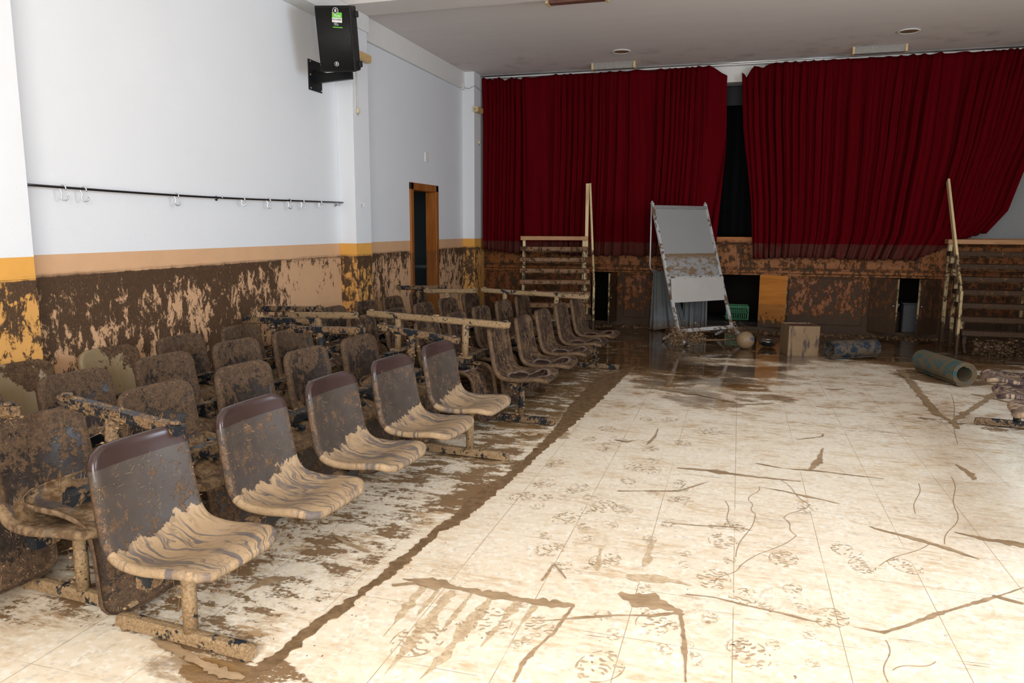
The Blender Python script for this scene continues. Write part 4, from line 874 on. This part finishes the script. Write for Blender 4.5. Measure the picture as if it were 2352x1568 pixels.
HAIRS = [[(1.999,7.844),(1.597,5.983)],[(0.313,4.781),(0.456,4.361),(0.304,4.112),(0.354,3.886),(0.078,3.438),(-0.033,3.224)],[(1.357,5.153),(1.225,4.466),(1.052,3.993)],[(0.192,4.594),(0.126,4.329),(0.158,4.132),(0.058,3.528)],[(0.609,2.944),(0.567,2.652)],[(0.756,2.839),(0.595,2.733)],[(1.131,4.954),(1.002,4.396)],[(0.996,4.003),(0.697,3.63)],[(-0.005,4.288),(0.034,3.904)]]

def jag(pts, amp, step, seed, close=True):
    out = []; n = len(pts)
    for i in range(n if close else n-1):
        a = Vector(pts[i]); c = Vector(pts[(i+1) % n]); L = (c-a).length; k = max(1, int(L/step)); nn = Vector((-(c-a).y, (c-a).x))/max(L, 1e-6)
        for j in range(k):
            p = a+(c-a)*j/k; q = mnoise.noise(Vector((p.x*22, p.y*22, seed)))+.6*mnoise.noise(Vector((p.x*60, p.y*60, seed+5)))
            out.append(tuple(p+nn*q*amp))
    return out
v, f = poly_prism(jag(TRAIL, .022, .015, 1), 0.0005, .004); b = MB(); b.add(v, f)
tag(b.build('mud_trail', M_MUDWET), 'long strip of wet brown mud along the aisle beside the front row', 'mud', None, 'stuff')
def ribbons(b, data, z0, dens=30):
    for si, rb_ in enumerate(data):
        Ls, Rs = [], []
        pts = []
        for i in range(len(rb_)-1):
            a, c = rb_[i], rb_[i+1]; n = max(2, int(math.hypot(c[0]-a[0], c[1]-a[1])/.015))
            for k in range(n): t = k/n; pts.append([a[q]+(c[q]-a[q])*t for q in range(3)])
        pts.append(list(rb_[-1]))
        for i, p in enumerate(pts):
            a = pts[max(0, i-1)]; c = pts[min(len(pts)-1, i+1)]; d = Vector((c[0]-a[0], c[1]-a[1])); d.normalize(); n = Vector((-d.y, d.x))
            h = p[2]*.62*(.75+.9*mnoise.noise(Vector((p[0]*7, p[1]*7, si+9)))); j1 = mnoise.noise(Vector((p[0]*30, p[1]*30, si)))+.7*mnoise.noise(Vector((p[0]*90, p[1]*90, si))); j2 = mnoise.noise(Vector((p[0]*30, p[1]*30, si+40)))+.7*mnoise.noise(Vector((p[0]*90, p[1]*90, si+40)))
            o = Vector((p[0], p[1])); l = o+n*max(.0008, h*(1+.75*j1)); r = o-n*max(.0008, h*(1+.75*j2)); Ls.append((l.x, l.y)); Rs.append((r.x, r.y))
        m = len(pts); z = z0+.0001*si
        b.add([(x, y, z) for x, y in Ls]+[(x, y, z) for x, y in Rs], [(i, m+i, m+i+1, i+1) for i in range(m-1)])
b = MB(); ribbons(b, DRAGS, .0012)
tag(b.build('mud_drags', M_DRAG), 'pale tan drag marks wiped below the thick smear near the front', 'mud', None, 'stuff')
b = MB(); ribbons(b, SMEARS, .0022)
for l in HAIRS:
    for a, c in zip(l[:-1], l[1:]):
        d = Vector((c[0]-a[0], c[1]-a[1])); n = Vector((-d.y, d.x)).normalized()*.0018; k = 14; base = len(b.v)
        P = [Vector(a)+d*i/k+n.normalized()*.012*math.sin(i/k*math.pi*2) for i in range(k+1)]
        b.add([(p.x+n.x, p.y+n.y, .0021) for p in P]+[(p.x-n.x, p.y-n.y, .0021) for p in P], [(i, i+1, k+2+i, k+1+i) for i in range(k)])
tag(b.build('mud_smears', M_SMEAR), 'smears and drag lines of tan mud across the pale floor', 'mud', None, 'stuff')
# boot prints: broken outline and wavy tread bars
b = MB(); rp = random.Random(5)
for (x, y, r, s) in PRINTS:
    r *= .85
    a0 = rp.uniform(-.6, .6); ca, sa = math.cos(a0), math.sin(a0); rx, ry = r, r*1.35
    def T(p): return (x+p[0]*ca-p[1]*sa, y+p[0]*sa+p[1]*ca, .0019)
    nb = 8
    for k in range(nb):
        yy = -ry+2*ry*(k+.5)/nb; hw = rx*math.sqrt(max(0, 1-(yy/ry)**2)); segs = 18; ph = rp.uniform(0, 6)
        run = []
        for i in range(segs+1):
            xx = -hw+2*hw*i/segs; q = mnoise.noise(Vector(((x+xx)*40, (y+yy)*40, k))); th = ry*.028*(1+3.0*q)
            if th < ry*.012+ry*.03*(1-s)*.75:
                if len(run) > 1:
                    m = len(run); b.add([T((u, w+t)) for u, w, t in run]+[T((u, w-t)) for u, w, t in run], [(i_, m+i_, m+i_+1, i_+1) for i_ in range(m-1)])
                run = []
            else: run.append((xx, yy+ry*.05*math.sin(i*.9+ph), th))
        if len(run) > 1:
            m = len(run); b.add([T((u, w+t)) for u, w, t in run]+[T((u, w-t)) for u, w, t in run], [(i_, m+i_, m+i_+1, i_+1) for i_ in range(m-1)])
    if s < .85:
        run = []; n = 48
        for i in range(n+1):
            a = 2*math.pi*i/n; q = mnoise.noise(Vector((math.cos(a)*3+x*9, math.sin(a)*3+y*9, 3)))
            th = .018*r*(1+2.6*q)
            if th < .014*r:
                if len(run) > 1: m = len(run); b.add([T((u*(1+t/r), w*(1+t/r))) for u, w, t in run]+[T((u*(1-t/r), w*(1-t/r))) for u, w, t in run], [(i_, m+i_, m+i_+1, i_+1) for i_ in range(m-1)])
                run = []
            else: run.append((rx*1.08*math.cos(a), ry*1.08*math.sin(a), th))
        if len(run) > 1: m = len(run); b.add([T((u*(1+t/r), w*(1+t/r))) for u, w, t in run]+[T((u*(1-t/r), w*(1-t/r))) for u, w, t in run], [(i_, m+i_, m+i_+1, i_+1) for i_ in range(m-1)])
tag(b.build('boot_prints', M_PRINT), 'muddy boot prints scattered over the pale floor', 'boot prints', None, 'stuff')
# straw and mud heaps under and between the benches
b = MB(); rr = random.Random(77)
for _ in range(1500):
    y = rr.uniform(2.35, 8.6); x = rr.uniform(-4.0, -2.05+.03*(y-2)); r = rr.uniform(.003, .012)
    lump(b, Vector((x, y, r*.2)), r, rr)
for _ in range(70):
    y = rr.uniform(2.5, 8.4); x = rr.uniform(-3.85, -2.0); hh = rr.uniform(.05, .16)
    for _ in range(60):
        P = Vector((x+rr.gauss(0, .09), y+rr.gauss(0, .12), 0)); P.z = max(.01, hh*math.exp(-((P.x-x)**2+(P.y-y)**2)/.02)*rr.uniform(.3, 1))
        if rr.random() < .4: lump(b, P, rr.uniform(.004, .016), rr)
        sliver(b, P, rv(rr)+Vector((0, 0, .4)), rr.uniform(.03, .10), .0014, Vector((0, 0, 1)))
for _ in range(130):
    y = rr.uniform(2.2, 5.2); x = rr.uniform(-1.75, -1.3); lump(b, Vector((x, y, .0005)), rr.uniform(.0015, .004), rr)
tag(b.build('mud_debris', M_DEBRIS), 'heaps of mud and straw lying on the floor under the benches', 'debris', None, 'stuff')

# ------------------------------------------------------------------ stage steps
def steps(loc, rz, label, rail_side, top_post):
    t = empty('stage_steps', loc, rz, label, 'steps'); W = 1.0; n = 8; rise, going = .157, .145
    def tz(k): return 1.41-rise*k
    for k in range(n):
        b = MB(); b.box((W/2, -going*k-.10, tz(k)-.03), (W+.03, .20, .06)); b.build('tread', (M_TREAD if top_post else M_TREADMUD) if k else M_TREADTOP, t, bevel=.004)
        if k: b = MB(); b.box((W/2, -going*k-.015, tz(k)-.07), (W-.08, .02, .03)); b.build('batten', M_TREAD, t)
    for sx in (.04, W-.04):
        b = MB()
        for k in range(n): b.bb((sx-.022, -going*k-.11, tz(k)-rise-.02), (sx+.022, -going*k-.065, tz(k)-.06))
        b.bar((sx, -.04, tz(0)-.10), (sx, -going*n-.02, .02), .03, .05); b.build('stringer', M_CREAM, t, bevel=.003)
        for yy, kk in ((-.05, 0), (-going*3-.05, 3)):
            b = MB(); b.bb((sx-.022, yy-.022, 0), (sx+.022, yy+.022, tz(kk)-.04)); b.build('leg', M_CREAM, t, bevel=.003)
    hx = -.045 if rail_side < 0 else W+.045
    top = Vector((hx, -.02, 2.19)); low = Vector((hx, -going*n+.03, .74))
    b = MB(); b.bar(top, low, .028, .085); b.build('handrail', M_CREAM, t, bevel=.003)
    b = MB(); b.bar(low+Vector((0, 0, .05)), (hx, low.y, 0), .03, .075, (0, 1, 0)); b.build('newel_post', M_CREAM, t, bevel=.003)
    if top_post: b = MB(); b.bb((hx-.03-.035, -.05, 1.0), (hx-.015-.0, .0, 2.21)); b.build('top_post', M_CREAM, t, bevel=.003)
M_TREADTOP = wood_mat('tread_top', (.36, .18, .08), (.47, .26, .125), (.6, 4, 4), False, .5)
steps((-3.24, 11.30, 0), R(15), 'wooden open stage steps with a cream handrail on the left, half hidden by benches', 1, True)
steps((2.70, 11.54, 0), R(0), 'wooden open stage steps with a cream handrail at the right edge', -1, False)
# matted straw caught on the lowest right treads
b = MB(); rr = random.Random(9)
for _ in range(700):
    P = Vector((2.85+abs(rr.gauss(0, .32)), 10.42+rr.gauss(0, .07), 0)); P.z = max(.012, rr.gauss(.10, .06))
    sliver(b, P, Vector((rr.gauss(0, 1), rr.gauss(0, .5), rr.gauss(-.3, .6))), rr.uniform(.03, .13), .0022, Vector((0, 0, 1)))
    if rr.random() < .3: lump(b, P, rr.uniform(.01, .03), rr)
tag(b.build('matted_reeds', M_STRAWDARK), 'matted muddy reeds caught at the foot of the right stage steps', 'debris', None, 'stuff')
o = MB().box((0, 0, 0), (.42, .05, .03)).build('loose_batten', M_CREAM, bevel=.003); o.location = (3.24, 9.85, .018); o.rotation_euler = (0, 0, R(-6)); tag(o, 'loose cream wooden batten lying in mud before the right steps', 'plank')

# ------------------------------------------------------------------ flip chart easel
def easel():
    t = empty('flip_chart_easel', (-.375, 10.466, 0), R(45.7), 'tilted grey flip chart easel standing in front of the stage', 'easel')
    le = R(20.4); up_ = Vector((0, math.sin(le), math.cos(le))); nn = Vector((0, -math.cos(le), math.sin(le)))
    w, l, z0 = .97, 1.79, .18
    B = lambda a, s, d=0: Vector((a, 0, z0))+up_*s+nn*d
    M_AL = metal_mud('easel_alu', (.42, .42, .42), (.10, .055, .028), (.19, .11, .055), .10, .3)
    M_AL2 = plain('easel_grey', (.36, .36, .36), .35, .5)
    g = G('easel_board'); P = g.pos(); x, y, z = g.xyz(P); n1 = g.noise(g.sc(P, (1, 1, 2.2)), 9, 7, .7, 1.0)
    ed = g.add(1.205, g.mul(g.sub(g.noise(P, 30, 3), .5), .02))
    low = g.ss(g.sub(ed, z), 0, .02); bd = g.mul(low, g.mx(g.ss(n1, .46, .58), g.ss(z, 1.10, 1.19)))
    m_board = g.fin(g.mix(bd, (.28, .28, .275), g.mix(n1, (.11, .06, .028), (.24, .155, .085))), .35)
    g = G('easel_tray_panel'); P = g.pos(); n1 = g.noise(P, 17, 4, .6); 
    m_panel = g.fin(g.mix(g.ss(n1, .70, .74), g.mix(g.noise(P, 6, 4), (.40, .375, .345), (.47, .45, .42)), (.10, .055, .028)), .5)
    for s in (-1, 1):
        b = MB(); b.bar(B(s*w/2, 0), B(s*w/2, 1.82), .045, .03, nn); b.build('side_rail', M_AL if s > 0 else M_AL, t, bevel=.004)
        b = MB(); b.lathe([(0, 0), (.014, .003), (.016, .02), (0, .03)], B(s*w/2, 1.82), 10); b.build('end_knob', M_AL2, t)
    b = MB(); b.box(B(0, 1.24), (w-.04, .012, 1.0), Matrix.Rotation(-le, 3, 'X')); b.build('board', m_board, t, bevel=.002)
    b = MB(); b.bar(B(-w/2, 1.755, .004), B(w/2, 1.755, .004), .05, .03, nn); b.build('top_clamp', M_AL2, t, bevel=.004)
    b = MB(); b.bar(B(-w/2, .735, .01), B(w/2, .735, .01), .04, .035, nn); b.build('tray_rail', M_AL, t, bevel=.004)
    b = MB(); b.box(B(-.02, .555, .035), (w-.02, .012, .33), Matrix.Rotation(-le*.35, 3, 'X')); b.build('lower_panel', m_panel, t, bevel=.002)
    b = MB(); b.bar(B(.30, .70, .06), B(.43, .71, .06), .02, .02, nn); b.build('clip', M_STEEL, t)
    b = MB(); b.bar(B(-w/2, .0), B(w/2, .0), .05, .05, nn); b.build('cross_bar', M_AL, t, bevel=.004)
    for s in (-1, 1):
        b = MB(); b.bar(B(s*w/2, .02), Vector((s*w/2+.05*s, -.20, .03)), .04, .03); b.build('front_foot', M_AL, t, bevel=.003)
        b = MB(); b.bar(B(s*w/2, .02), Vector((s*w/2+.02, .32, .03)), .04, .03); b.build('rear_foot', M_AL, t, bevel=.003)
        for q in ((s*w/2+.05*s, -.20), (s*w/2+.02, .32)):
            b = MB(); b.tube([(q[0]-.012, q[1], .026), (q[0]+.012, q[1], .026)], .026, 12); b.build('castor', M_SPK, t)
    # swing arm hanging from the top left corner
    a = B(-w/2-.03, 1.80, .02); b = MB()
    b.tube([a, a+Vector((0, -.005, -.35)), a+Vector((0, -.008, -.82)), a+Vector((.008, -.008, -.88)), a+Vector((.04, -.005, -.915)), a+Vector((.20, 0, -.925))], .011, 10); b.build('swing_arm', M_AL2, t)
easel()
b = MB(); rr = random.Random(12)
for cx, cy, n in ((-.72, 10.02, 330), (-.47, 9.95, 160), (.0, 10.72, 110)):
    for _ in range(n):
        P = Vector((cx+rr.gauss(0, .07), cy+rr.gauss(0, .05), abs(rr.gauss(.12, .08))+.012)); sliver(b, P, Vector((rr.gauss(0, .5), rr.gauss(0, .5), rr.gauss(-.5, .7))), min(rr.uniform(.04, .14), P.z+.06), .002, Vector((1, 0, 0)))
        if rr.random() < .2: lump(b, P, rr.uniform(.008, .022), rr)
tag(b.build('tangled_reeds', M_STRAW), 'tangled reeds caught round the feet of the grey easel', 'debris', None, 'stuff')
o = MB().tube([(-.55, 9.93, .10), (-.2, 10.1, .09), (.1, 10.25, .10), (.35, 10.5, .13)], [.018, .012, .009, .006], 8).build('reed_stalk', M_STRAWDARK); tag(o, 'long thin reed stalk lying across the foot of the grey easel', 'reed')

# grey cloths hanging before the stage
def cloth(x0, x1, xb0, xb1, zt, zb, y, nf, seed, label, amp=.03):
    r = random.Random(seed); p = [r.uniform(0, 6.28) for _ in range(4)]
    def fn(u, v):
        q = u*nf+.25*math.sin(u*5+p[0]); d = amp*math.sin(2*math.pi*q+p[1])+amp*.5*math.sin(4.6*math.pi*q+p[2])
        return ((x0+(x1-x0)*u)*(1-v)+(xb0+(xb1-xb0)*u)*v, y+d*(.4+.6*v)-.10*v, zt+(zb-zt)*v-.02*math.sin(u*6+p[3])*(v > .98))
    return tag(MB().grid(fn, 90, 24).build('grey_cloth', M_CLOTH, solid=.004), label, 'cloth')
def cloth_mat():
    g = G('grey_cloth'); P = g.pos(); x, y, z = g.xyz(P); n = g.noise(P, 9, 5)
    col = g.mix(n, (.105, .115, .12), (.165, .175, .18)); col = g.mix(g.mul(g.ss(g.add(z, g.mul(n, .3)), .36, .2), .75), col, (.10, .062, .034)); return g.fin(col, .85)
M_CLOTH = cloth_mat()
cloth(-1.22, -.95, -1.24, -.68, .90, .03, 11.52, 3, 4, 'grey blue cloth hanging left of the tilted easel against the stage')
cloth(-.78, -.42, -.76, -.40, .90, .03, 11.62, 5, 8, 'pleated grey cloth hanging below the easel board', .022)

# ------------------------------------------------------------------ things washed up before the stage
def ball_mat():
    g = G('ball_mud'); O = g.obj(); n = g.noise(O, 16, 5, .6); return g.fin(g.mix(g.ss(n, .60, .63), g.mix(g.noise(O, 60, 4), (.20, .13, .07), (.30, .20, .115)), (.02, .075, .24)), .4)
b = MB(); b.lathe([(.115*math.sin(a), -.115*math.cos(a)) for a in np.linspace(0.001, math.pi-.001, 24)], n=36); o = b.build('ball', ball_mat()); o.location = (.14, 10.03, .115); tag(o, 'blue ball coated in tan mud beside the easel foot', 'ball')
o = MB().lathe([(.03*math.sin(a), -.03*math.cos(a)) for a in np.linspace(0.001, math.pi-.001, 12)], n=16).build('small_ball', M_STRAW); o.location = (.20, 10.75, .10); 
b = MB(); b.lathe([(.055*math.sin(a)*(1+.1*math.sin(3*a)), -.05*math.cos(a)) for a in np.linspace(0.001, math.pi-.001, 14)], n=18); 
bpy.data.objects.remove(o); o = b.build('pear_fruit', plain('olive_fruit', (.20, .13, .035), .5)); o.location = (.20, 10.62, .05); tag(o, 'small round olive coloured object behind the muddy ball', 'fruit')
bw = empty('metal_bowl', (.43, 10.3, .012), 0, 'muddy metal bowl lying between the ball and the box', 'bowl')
MB().lathe([(.02, .0), (.07, .004), (.10, .03), (.112, .065), (.114, .07)], n=32).build('bowl_body', M_BAR_DARK, bw, solid=.003)
MB().tube([(.115*math.cos(a), .115*math.sin(a), .07) for a in np.linspace(0, 2*math.pi, 33)], .005, 8).build('rim', M_STEEL, bw)
bx = empty('muddy_box', (.78, 9.86, .0), R(12), 'square box covered with dripping tan mud between the bowl and the rolled mat', 'box')
def boxmat():
    g = G('box_mud'); P = g.obj(); x, y, z = g.xyz(P); n = g.noise(g.sc(P, (6, 6, 1.1)), 3, 6, .65, .4); b_ = g.noise(P, 5, 3)
    col = g.mix(g.mul(g.ss(n, .50, .60), g.ss(b_, .4, .55)), g.mix(b_, (.17, .105, .055), (.27, .18, .10)), (.075, .05, .042)); g.bump(n, .6, .008); return g.fin(col, .35)
M_BOX = boxmat()
bb_ = .37
for nm, lo, hi in (('front_side', (-bb_/2, -bb_/2, 0), (bb_/2, -bb_/2+.014, bb_)), ('rear_side', (-bb_/2, bb_/2-.014, 0), (bb_/2, bb_/2, bb_)), ('left_side', (-bb_/2, -bb_/2+.014, 0), (-bb_/2+.014, bb_/2-.014, bb_)), ('right_side', (bb_/2-.014, -bb_/2+.014, 0), (bb_/2, bb_/2-.014, bb_)), ('base', (-bb_/2+.014, -bb_/2+.014, 0), (bb_/2-.014, bb_/2-.014, .014))):
    MB().bb(lo, hi).build(nm, M_BOX, bx, bevel=.002)
MB().bb((-bb_/2+.014, -bb_/2+.014, bb_-.03), (bb_/2-.014, bb_/2-.014, bb_-.012)).build('lid', plain('box_top', (.10, .055, .04), .5), bx)
def rolled_mat(loc, rz, L, r, turns, cols, label, tilt=0):
    g = G('mat_rubber'); O = g.obj(); n = g.noise(O, 9, 7, .7, .6); f = g.noise(O, 60, 3)
    m = g.fin(g.mix(g.ss(n, cols[2], cols[2]+.12), cols[0], g.mix(f, cols[1], [c*1.4 for c in cols[1]])), .6); th = .009
    path = []; N = int(turns*40)
    for i in range(N+1): a = 2*math.pi*turns*i/N; q = r-(1-i/N)*turns*.0125; path.append((q, a))
    vs, fs = [], []; 
    for (q, a) in path:
        for rr_ in (q, q-th):
            for x in (-L/2, L/2): vs.append((x, rr_*math.sin(a), rr_*math.cos(a)+r))
    for i in range(N):
        k = i*4; fs += [(k, k+1, k+5, k+4), (k+2, k+6, k+7, k+3), (k, k+4, k+6, k+2), (k+1, k+3, k+7, k+5)]
    fs += [(0, 2, 3, 1), (N*4, N*4+1, N*4+3, N*4+2)]
    b = MB(); b.add(vs, fs, False); o = b.build('rolled_mat', m); o.location = loc; o.rotation_euler = (0, 0, rz); return tag(o, label, 'mat', 'rolled rubber mats')
rolled_mat((1.37, 9.68, .004), R(31), .64, .115, 2.6, ((.014, .026, .042), (.09, .067, .046), .42), 'rolled mat with blue and tan patches lying near the box')
rolled_mat((2.09, 8.62, .004), R(-74), .80, .125, 3.6, ((.045, .10, .10), (.12, .085, .05), .42), 'greenish rolled mat with its spiral end showing before the right steps')
# under the stage
def crate(loc, d, mat, label):
    t = empty('plastic_crate', loc, 0, label, 'crate'); x, y, z = d
    for nm, lo, hi in (('base', (-x/2, -y/2, 0), (x/2, y/2, .012)),): MB().bb(lo, hi).build(nm, mat, t)
    for s in (-1, 1):
        b = MB(); n = 12
        for i in range(n): xx = -x/2+(i+.5)*x/n; b.bb((xx-.006, s*y/2-.006, .01), (xx+.006, s*y/2+.006, z))
        b.bb((-x/2, s*y/2-.008, z-.03), (x/2, s*y/2+.008, z)); b.bb((-x/2, s*y/2-.006, z*.5), (x/2, s*y/2+.006, z*.5+.02)); b.build('slatted_side', mat, t)
        MB().bb((s*x/2-.006, -y/2, .01), (s*x/2+.006, y/2, z)).build('end_panel', mat, t)
crate((.03, 12.55, .10), (.34, .3, .22), plain('green_plastic', (.004, .15, .05), .35), 'green slatted plastic crate in the dark opening right of the easel')
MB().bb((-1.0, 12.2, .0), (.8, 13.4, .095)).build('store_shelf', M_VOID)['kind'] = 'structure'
M_TUB = plain('clear_plastic', (.12, .125, .14), .25)
t = empty('storage_tub', (2.52, 12.38, 0), 0, 'greyish plastic storage tub inside the right cupboard', 'tub'); v, f = poly_prism([(-.13, -.11), (.13, -.11), (.13, .11), (-.13, .11)], 0, .44); b = MB(); b.add(v, f); b.build('tub_body', M_TUB, t, bevel=.02); MB().box((0, 0, .45), (.29, .25, .02)).build('lid', M_TUB, t, bevel=.006)
o = MB().box((0, 0, .16), (.20, .16, .32)).build('brown_carton', plain('wet_carton', (.05, .03, .022), .6), bevel=.01); o.location = (2.25, 12.42, 0); o.rotation_euler = (0, 0, R(20)); tag(o, 'dark wet carton beside the tub inside the right cupboard', 'carton')
o = MB().grid(lambda u, v: ((u-.5)*.12, .01*math.sin(u*4)*v, (v-.5)*.10), 8, 8).build('paper_sheet', plain('grey_paper', (.42, .42, .43), .7), solid=.002); o.location = (2.27, 12.30, .42); o.rotation_euler = (R(-25), R(28), 0); tag(o, 'crumpled pale paper sheet on top of the dark carton', 'paper')
t = empty('folding_chair', (-1.98, 12.30, 0), 0, 'pale metal legs of a folded chair inside the left cupboard opening', 'chair')
for nm, p in (('leg', [(.05, 0, 0), (-.01, 0, .28), (-.06, .02, .44)]), ('leg', [(-.06, .02, .38), (.03, 0, .46), (.10, 0, .50)])): MB().tube(p, .012, 8).build(nm, M_ZINC, t)
# wet mud caked at the base of the fascia
b = MB(); rr = random.Random(31)
for _ in range(700):
    x = rr.uniform(-3.0, 3.6); r = abs(rr.gauss(0, .02))+.008; y = 11.86-abs(rr.gauss(0, .14)); b2 = Vector((x, y, .0)); lump(b, b2, r, rr)
tag(b.build('mud_bank', M_MUDDARK), 'bank of dark wet mud along the foot of the stage front', 'mud', None, 'stuff')
